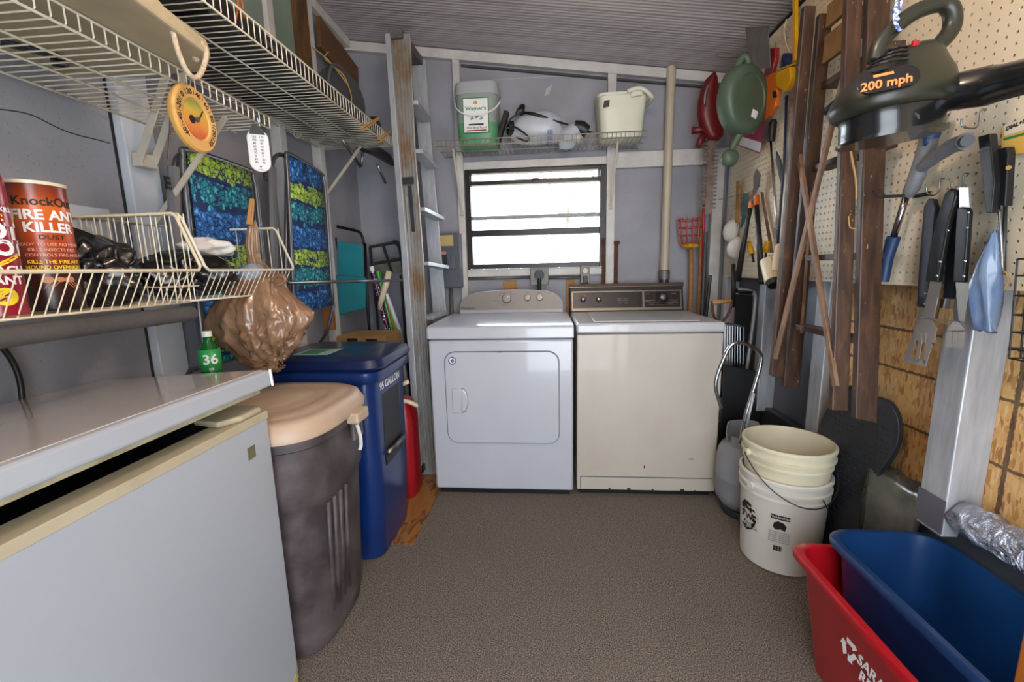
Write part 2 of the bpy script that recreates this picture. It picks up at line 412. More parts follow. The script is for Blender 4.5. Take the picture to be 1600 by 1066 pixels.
# ---- outside: ground, plank fence, bare tree
M('dry_ground', 'B9AE98', .9, var='A59A80', vs=2)
struct(MB().box((-25, YB + .2, -.1), (25, 40, -.02)).build('ground_outside', 'dry_ground'))
fence = thing('wooden_fence', 'pale plank fence seen through the lower window panes', 'fence', (0, 9, 0))
M('fence_wood', 'C9C0B4', .8, var='B1A79A', vs=5); fb = MB()
for i in range(52): fb.box((-6.5 + i * .26, 9, 0), (-6.5 + i * .26 + .235, 9.03, 1.62 + .03 * math.sin(i * 1.7)))
fb.build('planks', 'fence_wood', fence)
MB().box((-6.5, 9.03, .35), (7, 9.08, .45)).box((-6.5, 9.03, 1.25), (7, 9.08, 1.35)).build('rails', 'fence_wood', fence)
tr = thing('bare_tree', 'pale forked tree standing outside the window', 'tree', (.4, 6.6, 0))
M('bark', '9C9286', .9, var='7E756A', vs=8)
tb = MB(); tb.tube(smooth_path([(.15, 6.6, -.1), (.05, 6.6, .9), (0, 6.6, 1.25), (.12, 6.6, 1.6), (.3, 6.6, 2.1), (.5, 6.6, 2.9)]), [.13] * 13 + [.1] * 12 + [.06] * 6, 8)
tb.tube(smooth_path([(.2, 6.6, .9), (.42, 6.55, 1.3), (.5, 6.5, 1.7), (.9, 6.5, 2.5)]), .07, 8); tb.tube(smooth_path([(.42, 6.6, .9), (.7, 6.5, 1.25), (1.2, 6.4, 1.6), (1.8, 6.3, 2.3)]), .06, 8)
for s in range(9): tb.tube(smooth_path([(.2 + s * .13, 6.5, 1.8 + .1 * (s % 3)), (.1 + s * .2, 6.4, 2.3), (-.4 + s * .28, 6.2, 2.9)]), .022, 5)
tb.build('trunk', 'bark', tr, smooth=True)

# ================================================================ DRYER AND WASHER
M('dryer_white', 'B9BBC3', .22, coat=.4, var='B2B5BE', vs=2)
M('dryer_console', '8F8984', .45, .25, var='87817C', vs=2)
M('seam', '5A5C62', .6)
M('washer_cream', 'BEB6AA', .35, var='B2A899', vs=2.2, coat=.2)
M('washer_top', 'C0C1C4', .25, coat=.4, var='B6B7BB')
DX, DW, DY, DT = -.63, .76, 2.19, .945    # left, width, front, deck height
dr = thing('dryer', 'white clothes dryer with a grey arched control panel, left of the cream washer', 'dryer', (DX + DW / 2, DY + .35, 0))
MB().box((DX, DY, .03), (DX + DW, DY + .66, .868)).build('cabinet', 'dryer_white', dr, bevel=.012, smooth=40)
MB().prism([(DY - .008, .874), (DY + .67, .874), (DY + .67, .945), (DY + .02, .945), (DY - .002, .938), (DY - .008, .92)], DW + .006, Matrix(((0, 0, 1, DX - .003), (1, 0, 0, 0), (0, 1, 0, 0), (0, 0, 0, 1)))).build('top_panel', 'dryer_white', dr, bevel=.006, smooth=40)
MB().box((DX + .02, DY + .01, .866), (DX + DW - .02, DY + .6, .876)).build('seam_strip', 'seam', dr)
FX = Matrix(((1, 0, 0, 0), (0, 0, -1, 0), (0, 1, 0, 0), (0, 0, 0, 1)))   # x-y plane -> x-z plane, normal -y
def front(y): m_ = FX.copy(); m_[1][3] = y; return m_
dx0, dx1, dz0, dz1 = DX + .085, DX + DW - .075, .305, .805
MB().prism(rrect(dx0 - .004, dz0 - .004, dx1 + .004, dz1 + .004, .06, 8), .001, front(DY)).build('door_gap', 'seam', dr)
door = MB().prism(rrect(dx0, dz0, dx1, dz1, .057, 8), .012, front(DY)).build('door', 'dryer_white', dr, bevel=.004, smooth=40)
MB().prism(rrect(DX + .12, .475, DX + .165, .61, .008), .008, front(DY - .0125)).build('handle', 'dryer_white', door, bevel=.003, smooth=40)
# hollow behind the handle
hb = MB(); rings = []
for s_, d_ in ((1, .0), (.86, .003), (.6, .002)):
    rings.append([Vector((DX + .17 + .035 * s_ * max(0, math.cos(a)), DY - .0125 - d_, .545 + .07 * s_ * math.sin(a))) for a in (R_(-90 + 180 * k / 10) for k in range(11))])
hb.loft(rings).build('finger_recess', 'dryer_white', door, smooth=True)
st = MB().prism([(DX + .128 + .022 * math.cos(2 * math.pi * k / 24), .762 + .022 * math.sin(2 * math.pi * k / 24)) for k in range(24)], .0012, front(DY - .012)).build('sticker', 'paper', door)
M('sticker_blue', '2A3A78', .5)
MB().tube([(DX + .128 + .019 * math.cos(2 * math.pi * k / 24), DY - .0136, .762 + .019 * math.sin(2 * math.pi * k / 24)) for k in range(24)], .0022, 4, closed=True).build('sticker_ring', 'sticker_blue', door)
text('sticker_numeral', '6', .032, front(DY - .0142) @ Matrix.Translation((DX + .128, .762, 0)), 'sticker_blue', door, bold=.02, shear=.2)
MB().box((DX + .37, DY - .014, .804), (DX + .395, DY - .011, .8075)).build('latch_tab', 'black_plastic', door)
# console: arched back panel leaning back
cy = DY + .60; CT = .945
arch = [(DX + .05, 0), (DX + .052, .05)] + [(DX + .052 + .17 * (1 - math.cos(R_(a))) , .05 + .10 * math.sin(R_(a))) for a in (15, 30, 45, 60, 75, 90)]
top = [(DX + .22 + (DW - .39) * k / 6, .15 + .008 * math.sin(math.pi * k / 6)) for k in range(1, 6)]
arch2 = [(DX + DW - .03 - .14 * (1 - math.cos(R_(a))), .05 + .10 * math.sin(R_(a))) for a in (90, 75, 60, 45, 30, 15)] + [(DX + DW - .03, .05), (DX + DW - .028, 0)]
pts = arch + top + arch2
lean = Matrix.Translation((0, cy, CT)) @ Matrix.Rotation(R_(-14), 4, 'X')
MB().prism(pts, .07, lean @ front(0) @ Matrix.Translation((0, 0, -.07))).build('console', 'dryer_white', dr, bevel=.006, smooth=40)
cxm = DX + DW / 2
fp = MB().prism([(cxm + (p[0] - cxm) * .975, .022 + (p[1] - .01) * .87 if p[1] > .01 else .024) for p in pts], .004, lean @ front(0)).build('control_panel', 'dryer_console', dr)
def knob(x, z, r, col):
    k = MB().lathe([(r * 1.02, 0), (r, .004), (r * .97, .018), (r * .86, .021), (.001, .0215)], seg=28, mat=lean @ front(-.004) @ Matrix.Translation((x, z, 0))).build('knob', col, fp, smooth=40)
    MB().box((-.002, .0, .021), (.002, r * .8, .0245), lean @ front(-.004) @ Matrix.Translation((x, z, 0)) @ Matrix.Rotation(R_(-40), 4, 'Z')).build('pointer', 'white_ink', k)
M('knob_silver', '8A8680', .35, .6)
knob(DX + .365, .095, .030, 'knob_silver'); knob(DX + .50, .098, .021, 'knob_silver'); knob(DX + .58, .098, .021, 'knob_silver')
CP = lean @ front(-.0045)
text('brand_lettering', 'Whirlpool', .022, CP @ Matrix.Translation((DX + .105, .036, 0)), 'dark_grey', fp, bold=.01)
for k in range(12):
    a = R_(40 + k * 26); w_ = .02 if k in (5, 6, 7, 10) else .011
    text('dial_lettering', 'ECO DRY' if k % 3 == 0 else 'LOW', .0085, CP @ Matrix.Translation((DX + .365 + math.cos(a) * (.052 + w_ * abs(math.cos(a))), .095 + math.sin(a) * .042, 0)), 'dark_grey', fp)
text('dial_lettering', 'TEMP', .0085, CP @ Matrix.Translation((DX + .50, .131, 0)), 'dark_grey', fp); text('dial_lettering', 'SIGNAL', .0085, CP @ Matrix.Translation((DX + .58, .129, 0)), 'dark_grey', fp)
for x in (DX + .06, DX + DW - .06): MB().lathe([(.02, 0), (.02, .02), (.012, .03)], (x, DY + .08, 0), 12).build('foot', 'dark_grey', dr)
MB().box((DX + .02, DY + .02, .0), (DX + DW - .02, DY + .6, .028)).build('base', 'black_plastic', dr)

WXx, WWd, WYf = .15, .73, 2.21
wa = thing('washing_machine', 'older cream top-load washing machine with a brown control panel', 'washing machine', (WXx + WWd / 2, WYf + .35, 0))
MB().box((WXx, WYf, .03), (WXx + WWd, WYf + .62, .888)).build('cabinet', 'washer_cream', wa, bevel=.006, smooth=40)
MB().box((WXx + .02, WYf + .01, .886), (WXx + WWd - .02, WYf + .6, .892)).build('seam_strip', 'seam', wa)
MB().box((WXx - .004, WYf - .008, .892), (WXx + WWd + .004, WYf + .64, .945)).build('top_panel', 'washer_top', wa, bevel=.012, smooth=40)
MB().box((WXx + .09, WYf + .03, .946), (WXx + WWd - .11, WYf + .5, .953)).build('lid', 'washer_top', wa, bevel=.004, smooth=40)
MB().box((WXx + .018, WYf - .003, .105), (WXx + WWd - .018, WYf + .01, .109)).box((WXx + .018, WYf - .0025, .04), (WXx + .0215, WYf + .01, .109)).build('kick_panel_seam', 'seam', wa)
MB().box((WXx + .022, WYf - .004, .035), (WXx + WWd - .022, WYf + .01, .104)).build('kick_panel', 'washer_cream', wa, bevel=.002)
MB().box((WXx + .02, WYf + .02, 0), (WXx + WWd - .02, WYf + .6, .03)).build('base', 'black_plastic', wa)
for x, w_ in ((.27, .018), (.40, .01), (.55, .02), (.17, .012), (.62, .008)): MB().box((WXx + x, WYf - .006, .034), (WXx + x + w_, WYf - .003, .038 + w_ * .4)).build('rust_spot', 'rust', wa)
MB().box((WXx + .355, WYf - .002, .16), (WXx + .362, WYf + .002, .175)).build('rust_spot', 'rust', wa); MB().box((WXx + .59, WYf - .002, .213), (WXx + .612, WYf + .002, .217)).build('rust_spot', 'rust', wa)
# console of the washer
M('console_brown', '1B1211', .3, coat=.3, var='241816'); M('console_metal', '8A8070', .35, .7); M('walnut', '4A3226', .5)
WC = Matrix.Translation((0, WYf + .60, .945)) @ Matrix.Rotation(R_(-16), 4, 'X') @ front(0)
cx0, cx1 = WXx - .005, WXx + .715
MB().box((cx0, .0, -.04), (cx1, .172, 0), WC).build('console', 'black_plastic', wa, bevel=.004)
MB().box((cx0 - .002, .162, -.04), (cx1 + .002, .18, .012), WC).build('console_cap', 'walnut', wa, bevel=.002)
MB().box((cx0 - .003, .157, -.01), (cx1 + .003, .161, .013), WC).build('console_strip', 'console_metal', wa)
MB().box((cx0 + .012, .005, 0), (cx1 - .012, .022, .006), WC).box((cx0 + .012, .126, 0), (cx1 - .012, .134, .006), WC).box((cx0 + .012, .02, 0), (cx0 + .02, .13, .006), WC).box((cx1 - .022, .02, 0), (cx1 - .014, .13, .006), WC).box((cx0 + .462, .02, 0), (cx0 + .474, .13, .006), WC).build('console_trim', 'console_metal', wa)
bp = MB().box((cx0 + .02, .022, 0), (cx1 - .02, .126, .003), WC).build('control_panel', 'console_brown', wa)
for x in (.085, .185):
    MB().lathe([(.018, 0), (.016, .01), (.010, .012), (.010, .024), (.001, .025)], seg=20, mat=WC @ Matrix.Translation((cx0 + x, .078, .003))).build('knob', 'black_plastic', bp, smooth=40)
    MB().lathe([(.009, 0), (.009, .004), (.001, .005)], seg=16, mat=WC @ Matrix.Translation((cx0 + x, .078, .028))).build('knob_cap', 'steel', bp, smooth=40)
MB().lathe([(.038, 0), (.036, .014), (.028, .018), (.026, .03), (.001, .031)], seg=28, mat=WC @ Matrix.Translation((cx0 + .585, .082, .003))).build('dial', 'black_plastic', bp, smooth=40)
MB().lathe([(.017, 0), (.016, .006), (.001, .008)], seg=20, mat=WC @ Matrix.Translation((cx0 + .585, .082, .034))).build('dial_cap', 'steel', bp, smooth=40)
M('faint_print', '8A8078', .6)
WT = WC @ Matrix.Translation((0, 0, .0035))
text('panel_lettering', 'HEAVY DUTY', .012, WT @ Matrix.Translation((cx0 + .34, .082, 0)), 'faint_print', bp); text('panel_lettering', 'LARGE CAPACITY', .009, WT @ Matrix.Translation((cx0 + .34, .07, 0)), 'faint_print', bp); text('panel_lettering', 'EXTRA   RINSE', .009, WT @ Matrix.Translation((cx0 + .34, .052, 0)), 'faint_print', bp)
MB().box((cx0 + .48, .066, 0), (cx0 + .54, .069, .0012), WT).box((cx0 + .625, .066, 0), (cx0 + .69, .069, .0012), WT).box((cx0 + .48, .05, 0), (cx0 + .69, .052, .0012), WT).box((cx0 + .48, .036, 0), (cx0 + .69, .037, .0012), WT).build('panel_stripes', 'faint_print', bp)
for x, z in ((.5, .11), (.66, .11), (.5, .06), (.66, .058), (.52, .043), (.64, .043)): text('panel_lettering', 'NORMAL', .008, WT @ Matrix.Translation((cx0 + x, z, 0)), 'faint_print', bp)
for x, z in ((.085, .108), (.185, .108), (.085, .045), (.185, .045)): text('panel_lettering', 'HOT WARM', .0075, WT @ Matrix.Translation((cx0 + x, z, 0)), 'faint_print', bp)

# ================================================================ RIGHT SIDE
def atp(px, py, p0, n): 
    r = _ray(px, py); c = Vector((0, 0, CAMH)); n = Vector(n); return c + r * ((Vector(p0) - c).dot(n) / r.dot(n))
# ---- old wooden stepladder hanging folded in front of the pegboard
m, t = mk('old_wood'); t.b.inputs['Roughness'].default_value = .5
co = t.co(scale=(4, 4, .7)); f = t.noise(co, 9, 6, .6, .6)
c = t.ramp(f, [(.3, '22140B'), (.5, '3C2618'), (.75, '5A3B26')])
sc_ = t.ramp(t.noise(t.co(scale=(3, 3, .8)), 38, 3), [(.28, 'FFFFFF'), (.31, '000000')]); c = t.mix(sc_, c, 'A88A60')
t.l(c, t.b.inputs['Base Color']); t.bump(f, .3, .004)
M('old_wood_light', '8A6A3C', .6, var='6B4A26', vs=10, stretch=(1, 1, 1), bump=.2)
M('lath_wood', '86684E', .6, var='5C4230', vs=12, stretch=(2, 2, .5), bump=.2)
lad = thing('wooden_stepladder', 'worn dark brown wooden stepladder hanging folded against the pegboard', 'stepladder', (.98, 1.6, .72))
def pxrail(name, tl, tr, bl, br, yt, yb, th, m, parent):
    P = [aty(*tl, yt), aty(*tr, yt), aty(*br, yb), aty(*bl, yb)]; d = Vector((0, th, 0))
    b = MB(); b.add(P + [p + d for p in P], [(0, 1, 2, 3), (7, 6, 5, 4), (0, 4, 5, 1), (1, 5, 6, 2), (2, 6, 7, 3), (3, 7, 4, 0)])
    return b.build(name, m, parent, bevel=.004)
pxrail('rear_rail', (1257, 8), (1276, 8), (1205, 588), (1224, 592), 1.72, 1.80, .024, 'old_wood', lad)
pxrail('front_rail', (1281, 20), (1302, 20), (1224, 604), (1250, 607), 1.77, 1.84, .024, 'old_wood', lad)
pxrail('rear_rail', (1325, -40), (1350, -40), (1300, 642), (1326, 643), 1.50, 1.40, .022, 'old_wood', lad)
pxrail('front_rail', (1358, -40), (1394, -40), (1337, 655), (1371, 662), 1.52, 1.41, .024, 'old_wood', lad)
for z, ya, yb, x0, x1 in ((.972, 1.44, 1.83, 1.0, 1.055), (1.245, 1.455, 1.815, 1.0, 1.06), (1.578, 1.475, 1.80, 1.0, 1.065), (1.86, 1.49, 1.79, 1.0, 1.065)):
    MB().box((x0, ya, z - .011), (x1, yb, z + .011)).build('step', 'old_wood', lad, bevel=.003)
MB().box((.985, 1.535, 2.04), (1.003, 1.765, 2.115)).build('cap_board', 'old_wood_light', lad, bevel=.003)
MB().box((.985, 1.535, 1.925), (1.003, 1.765, 2.015)).build('cap_board', 'old_wood_light', lad, bevel=.003)
MB().box((.88, 1.50, 2.17), (1.08, 1.80, 2.195)).build('top_cap', 'old_wood', lad, bevel=.004)
b = MB().beam(atx(1240, 190, .935), atx(1306, 604, .90), .02, .012, (1, 0, 0)); b.build('brace', 'lath_wood', lad, bevel=.002)
b = MB().beam(atx(1322, 105, .925), atx(1211, 560, .92), .02, .012, (1, 0, 0)); b.build('brace', 'lath_wood', lad, bevel=.002)
MB().tube([aty(1268, 300, 1.77), aty(1258, 440, 1.79), aty(1252, 520, 1.8)], .006, 6).build('brace_rod', 'lath_wood', lad)
M('jute', 'A88A55', .9)
MB().tube(smooth_path([aty(1324, 205, 1.44), aty(1330, 240, 1.43), aty(1337, 280, 1.42), aty(1338, 310, 1.42)]), .003, 5).build('twine', 'jute', lad)
MB().tube(smooth_path([aty(1326, 338, 1.43), aty(1328, 355, 1.42), aty(1337, 357, 1.42)]), .002, 5).build('twine', 'jute', lad)
MB().tube([atx(1290, 175, .99), atx(1306, 160, .99)], .012, 8).build('bolt', 'dark_steel', lad, smooth=True)
hk = MB(); hk.tube([(1.1, 1.56, 2.2), (1.0, 1.56, 2.2), (.98, 1.56, 2.205)], .006, 6); tag(hk.build('ladder_hook', 'steel'), 'steel hook in the pegboard carrying the wooden stepladder', 'hook')

# ---- leaf blower
M('blower_green', '1C1E16', .42, coat=.1, var='242519'); M('blower_black', '121315', .25, coat=.3)
bl = thing('leaf_blower', 'dark green electric leaf blower with a black tube hanging before the pegboard', 'leaf blower', aty(1392, 150, 1.1))
YB2 = 1.1
def pr_ring(cx, cy, hw, dep_=.8, seg=28, tilt=-.10, y=YB2, pw=2.4):
    c = aty(cx, cy, y); r = hw / FPX * y; out = []
    for k in range(seg):
        a = 2 * math.pi * k / seg; ca, sa = math.cos(a), math.sin(a); e = 2 / pw
        X = math.copysign(abs(ca) ** e, ca) * r; Yv = math.copysign(abs(sa) ** e, sa) * r * dep_
        out.append(c + Vector((X, Yv, -X * tilt)))
    return out
b = MB().loft([pr_ring(*a) for a in ((1390, 178, 60), (1388, 170, 66), (1388, 158, 68), (1391, 146, 67), (1396, 130, 62), (1402, 112, 52), (1411, 95, 42), (1424, 80, 31), (1436, 70, 17))])
body = b.build('motor_housing', 'blower_green', bl, smooth=True)
b = MB().loft([pr_ring(*a) for a in ((1390, 216, 57), (1391, 206, 58), (1391, 190, 56), (1390, 178, 58), (1390, 174, 56))]); sk = b.build('intake_skirt', 'blower_black', bl, smooth=50)
b = MB().loft([pr_ring(1390, 219, 60), pr_ring(1390, 214, 61)]); b.build('intake_rim', 'blower_black', bl, smooth=50)
hp = smooth_path([aty(x, y, YB2) for x, y in ((1368, 96), (1374, 72), (1395, 46), (1425, 22), (1455, 9), (1476, 6), (1487, 18), (1488, 40), (1478, 58), (1462, 74), (1450, 86), (1446, 105))], 5)
MB().tube(hp, .0165, 12).build('handle', 'blower_green', bl, smooth=True)
b = MB().loft([pr_ring(1452, 150, 22, .7), pr_ring(1450, 120, 22, .7), pr_ring(1447, 88, 20, .7), pr_ring(1446, 78, 14, .7)]); b.build('handle_base', 'blower_green', bl, smooth=True)
tb = MB().tube([aty(1410, 160, 1.08), aty(1440, 152, 1.10), aty(1470, 148, 1.11)], [.052, .046, .038], 16); tb.build('outlet', 'blower_green', bl, smooth=50)
tp = [aty(1468, 148, 1.08), aty(1500, 142, 1.06), aty(1545, 134, 1.02), aty(1562, 130, 1.00), aty(1610, 118, .94), aty(1660, 106, .87)]
tube_ = MB().tube(tp, [.037, .037, .038, .034, .032, .030], 16).build('blower_tube', 'blower_black', bl, smooth=50)
for i in range(5):
    p = [aty(1363 + i * 6.5 + k * (9 - i * .4) , 100 - i * 6 + k * -(1.2) + (0, -3, -4, -4, -3, 0)[k], 1.1) for k in range(6)]
for i, (xa, ya, xb, yb_) in enumerate(((1354, 108, 1418, 92), (1361, 101, 1419, 84), (1370, 93, 1419, 78), (1384, 82, 1418, 73))):
    P = []
    for k in range(7):
        s_ = k / 6; px, py = xa + (xb - xa) * s_, ya + (yb_ - ya) * s_ - 4 * math.sin(math.pi * s_)
        P.append(aty(px, py, 1.1 - .098 + .012 * i + .03 * (2 * s_ - 1) ** 2 ))
    MB().tube(P, .0028, 6).build('vent_slot', 'black_plastic', body)
pn = Pl(aty(1383, 127, 1.012), (1, -.12, .13), (.05, .35, 1))
pan = MB().prism(rrect(-.052, -.024, .058, .024, .022), .006, pn).build('badge', 'black_gloss', body, bevel=.001)
M('orange_ink', 'F08A4A', .5)
text('badge_lettering', '200 mph', .026, pn @ Matrix.Translation((-.005, -.009, .0066)), 'orange_ink', body, bold=.02, shear=.25)
MB().box((-.022, .008, .0066), (.014, .014, .0074), pn).build('badge_script', 'orange_ink', body)
MB().box((-.006, -.004, -.006), (.006, .004, .006), Matrix.Translation(aty(1430, 68, 1.06))).build('switch', 'red_plastic', bl, bevel=.002)
MB().tube([aty(1425, 186, 1.04), aty(1425, 186, 1.03)], .012, 12).build('screw_boss', 'blower_green', bl)
M('blue_rope', '3C5CA8', .8, var='D8DCE8', vs=120, thr=(.48, .52))
rp = MB().tube(smooth_path([atx(1402, -20, .87), aty(1400, 10, 1.1), aty(1398, 30, 1.08), aty(1404, 46, 1.07), aty(1410, 44, 1.12), aty(1404, 20, 1.13), aty(1416, -25, 1.13)]), .0035, 6)
rp.tube(smooth_path([aty(1396, 14, 1.1), aty(1400, 24, 1.09), aty(1402, 12, 1.09), aty(1398, 20, 1.1), aty(1403, 30, 1.08)]), .0035, 6)
tag(rp.build('rope_loop', 'blue_rope', smooth=True), 'blue and white braided rope holding up the leaf blower handle', 'rope')

# ---- telescopic garden tool with grey and blue grips
M('grip_grey', '6E7074', .55, var='5B5D61', vs=30, bump=.2); M('grip_blue', '163A63', .5, var='102C50'); M('chrome', 'B4B4B8', .18, 1)
lo = thing('garden_lopper', 'long-handled lopper with grey grips and blue trim hanging below the leaf blower', 'lopper', atx(1430, 300, 1.06))
MB().tube([atx(1466, 178, 1.05), atx(1452, 215, 1.05)], [.024, .022], 12).build('upper_sleeve', 'grip_blue', lo, smooth=50)
MB().tube([atx(1452, 214, 1.055), atx(1447, 235, 1.055), atx(1437, 262, 1.055), atx(1425, 295, 1.055), atx(1418, 305, 1.055)], [.022, .021, .0195, .019, .014], 12).build('grip', 'grip_grey', lo, smooth=50)
MB().tube([atx(1440, 262, 1.05), atx(1462, 245, 1.045), atx(1488, 228, 1.04), atx(1509, 221, 1.035)], [.014, .0165, .019, .021], 12).build('grip', 'grip_grey', lo, smooth=50)
MB().tube([atx(1508, 221, 1.028), atx(1512, 220, 1.024)], .014, 12).build('grip_end', 'dark_grey', lo)
MB().sphere(atx(1447, 222, 1.033), .010, 12, sc=(.4, 1, 1)).build('button', 'grip_blue', lo, smooth=True)
MB().tube([atx(1417, 303, 1.06), atx(1396, 372, 1.06)], .009, 10).build('shaft', 'chrome', lo, smooth=True)
MB().tube([atx(1397, 370, 1.06), atx(1386, 405, 1.06), atx(1380, 440, 1.06)], [.017, .016, .015], 12).build('lower_sleeve', 'grip_blue', lo, smooth=50)
def phook(name, label, px, py, out=.05, m='steel', r=.0022, grp=None):
    p = atx(px, py, 1.1); b = MB().tube(smooth_path([p, p + Vector((-.012, 0, 0)), p + Vector((-.012, 0, -.03)), p + Vector((-.022, 0, -.042)), p + Vector((-out, 0, -.036)), p + Vector((-out - .005, 0, -.018))], 4), r, 6)
    return tag(b.build(name, m, smooth=True), label, 'hook', grp)
b = MB(); p = atx(1440, 305, 1.098)
for dy in (-.012, .012): b.tube([p + Vector((0, dy, 0)), p + Vector((-.11, dy, 0)), p + Vector((-.128, dy, .02))], .0028, 6)
b.box(tuple(p + Vector((-.004, -.03, -.005))), tuple(p + Vector((.0, .03, .006))))
tag(b.build('pegboard_bracket', 'dark_steel'), 'two-pronged steel bracket holding the grey and blue lopper', 'bracket')
phook('pegboard_hook', 'empty J-shaped wire hook to the right of the leaf blower outlet', 1541, 172, .05)
phook('pegboard_hook', 'curled wire hook above the barbecue spatula handle', 1476, 280, .04)
phook('pegboard_hook', 'small wire hook above the steel tongs handle', 1514, 272, .035)

# ---- barbecue tools
def pblade(b, pts, x, th=.0015):
    P = [atx(px, py, x) for px, py in pts]; d = Vector((-th, 0, 0)); n = len(P)
    return b.add(P + [p + d for p in P], [tuple(range(n)), tuple(range(n, 2 * n))[::-1]] + [(i, (i + 1) % n, n + (i + 1) % n, n + i) for i in range(n)])
M('handle_slate', '1E2430', .5)
M('blade_steel', 'BDBAB4', .3, .75, var='A8A5A0'); M('bristle', 'B79A68', .9, var='8A6C40', vs=90, stretch=(3, 3, .3))
def rivets(pts, x, parent):
    for px, py in pts: MB().lathe([(.0038, 0), (.003, .0015), (.0005, .002)], seg=12, mat=Matrix.Translation(atx(px, py, x)) @ Matrix.Rotation(R_(-90), 4, 'Y')).build('rivet', 'chrome', parent)
sp = thing('barbecue_spatula', 'barbecue spatula with a slate handle and slotted blade turned down, leftmost of the grill tools', 'spatula', atx(1450, 400, 1.085))
h = pblade(MB(), [(1451, 322), (1458, 310), (1466, 311), (1470, 325), (1462, 430), (1457, 482), (1440, 479), (1443, 420)], 1.085, .014).build('handle', 'handle_slate', sp, bevel=.003)
rivets([(1446, 459), (1445, 475)], 1.0705, h)
b = MB()
for q in ([(1438, 481), (1457, 484), (1452, 531), (1432, 528), (1426, 524)], [(1426, 524), (1432, 528), (1422, 562), (1411, 566)], [(1437, 529), (1442, 530), (1436, 566), (1430, 565)], [(1447, 531), (1457, 538), (1447, 573), (1443, 567)], [(1422, 560), (1445, 562), (1447, 573), (1411, 566)]): pblade(b, q, 1.075)
b.build('blade', 'blade_steel', sp)
tg = thing('barbecue_tongs', 'black-handled barbecue tongs with slotted steel heads, at the centre of the grill tools', 'tongs', atx(1480, 380, 1.06))
h = pblade(MB(), [(1484, 302), (1492, 294), (1500, 297), (1502, 306), (1490, 345), (1480, 400), (1472, 441), (1453, 439), (1459, 400), (1470, 345)], 1.062, .013).build('handle', 'black_plastic', tg, bevel=.003); rivets([(1481, 360), (1469, 409), (1464, 431)], 1.0485, h)
h = pblade(MB(), [(1503, 326), (1508, 323), (1519, 325), (1522, 331), (1517, 400), (1513, 441), (1497, 441), (1499, 400)], 1.055, .013).build('handle', 'black_plastic', tg, bevel=.003); rivets([(1513, 332), (1511, 356), (1508, 408), (1506, 432)], 1.0415, h)
pblade(MB(), [(1503, 293), (1517, 293), (1519, 326), (1503, 326)], 1.058, .006).build('hanging_end', 'blade_steel', tg)
pblade(MB(), [(1455, 440), (1472, 441), (1460, 497), (1443, 496)], 1.06, .003).build('arm', 'blade_steel', tg); pblade(MB(), [(1495, 441), (1519, 443), (1508, 503), (1500, 503)], 1.052, .003).build('arm', 'blade_steel', tg)
b = MB()
for q in ([(1444, 498), (1457, 500), (1465, 515), (1461, 520), (1440, 520), (1438, 508)], [(1438, 508), (1441, 520), (1440, 534), (1429, 530), (1432, 514)], [(1444, 519), (1448, 519), (1447, 535), (1442, 535)], [(1451, 519), (1463, 518), (1461, 536), (1450, 536)]): pblade(b, q, 1.05)
b.build('slotted_head', 'blade_steel', tg); b = MB()
for q in ([(1490, 504), (1500, 504), (1508, 514), (1508, 518), (1480, 518), (1482, 511)], [(1480, 517), (1488, 517), (1487, 543), (1477, 543)], [(1490, 517), (1497, 517), (1496, 543), (1489, 543)], [(1499, 517), (1508, 517), (1505, 544), (1498, 544)]): pblade(b, q, 1.048)
b.build('slotted_head', 'blade_steel', tg)
MB().tube([atx(1442, 497, 1.045), atx(1500, 503, 1.045)], .002, 6).build('cross_bar', 'chrome', tg)
br = thing('basting_brush', 'basting brush with a slate blue handle and pale bristles between the tong handles', 'brush', atx(1485, 400, 1.08))
pblade(MB(), [(1493, 311), (1503, 309), (1505, 320), (1500, 400), (1494, 467), (1479, 466), (1484, 400)], 1.083, .01).build('handle', 'handle_slate', br, bevel=.002)
pblade(MB(), [(1477, 466), (1493, 467), (1491, 483), (1475, 481)], 1.08, .012).build('ferrule', 'chrome', br, bevel=.001)
pblade(MB(), [(1475, 481), (1491, 483), (1491, 500), (1486, 509), (1472, 505), (1470, 502)], 1.079, .011).build('bristles', 'bristle', br, bevel=.002)

# ---- tools and packets at the right edge
M('brass', 'A8854A', .3, .9)
for nm, lab, blk, rod in (('offset_block_brush', 'long black-headed tool with a chrome rod hanging right of the tongs', [(1540, 213), (1559, 208), (1566, 285), (1561, 332), (1553, 333), (1546, 270)], [(1556, 290), (1561, 335), (1565, 400), (1566, 430)]),
                          ('block_hanger', 'short black-headed tool with a brass eyelet beside the spray packet', [(1567, 233), (1586, 229), (1588, 240), (1583, 322), (1564, 318)], [(1571, 315), (1569, 380), (1568, 430)])):
    q = thing('grill_scraper', lab, 'tool', atx(blk[0][0], blk[0][1], 1.08))
    x = 1.07 if 'off' in nm else 1.085
    pblade(MB(), blk, x, .018).build('head', 'black_plastic', q, bevel=.002)
    MB().tube([atx(a, c_, x + .004) for a, c_ in rod], .004, 8).build('rod', 'chrome' if 'off' in nm else 'dark_steel', q, smooth=True)
    if 'off' not in nm: MB().tube([atx(1576, 262, x - .018), atx(1576, 262, x - .02)], .005, 12).build('eyelet', 'brass', q)
M('packet_yellow', 'D8B25A', .5, var='D2A848'); M('packet_white', 'D8D2BC', .5); M('green_ink', '2E7A45', .5)
pk = thing('spray_packet', 'yellow and white card packet of a garden spray hanging at the right edge', 'packet', atx(1595, 210, 1.094))
pblade(MB(), [(1569, 198), (1640, 172), (1648, 232), (1566, 245)], 1.094, .003).build('card', 'packet_yellow', pk)
pblade(MB(), [(1570, 196), (1640, 170), (1641, 190), (1569, 213)], 1.0905, .0006).build('band', 'packet_white', pk); pblade(MB(), [(1568, 216), (1643, 196), (1643, 199), (1568, 220)], 1.0905, .0006).build('stripe', 'green_ink', pk)
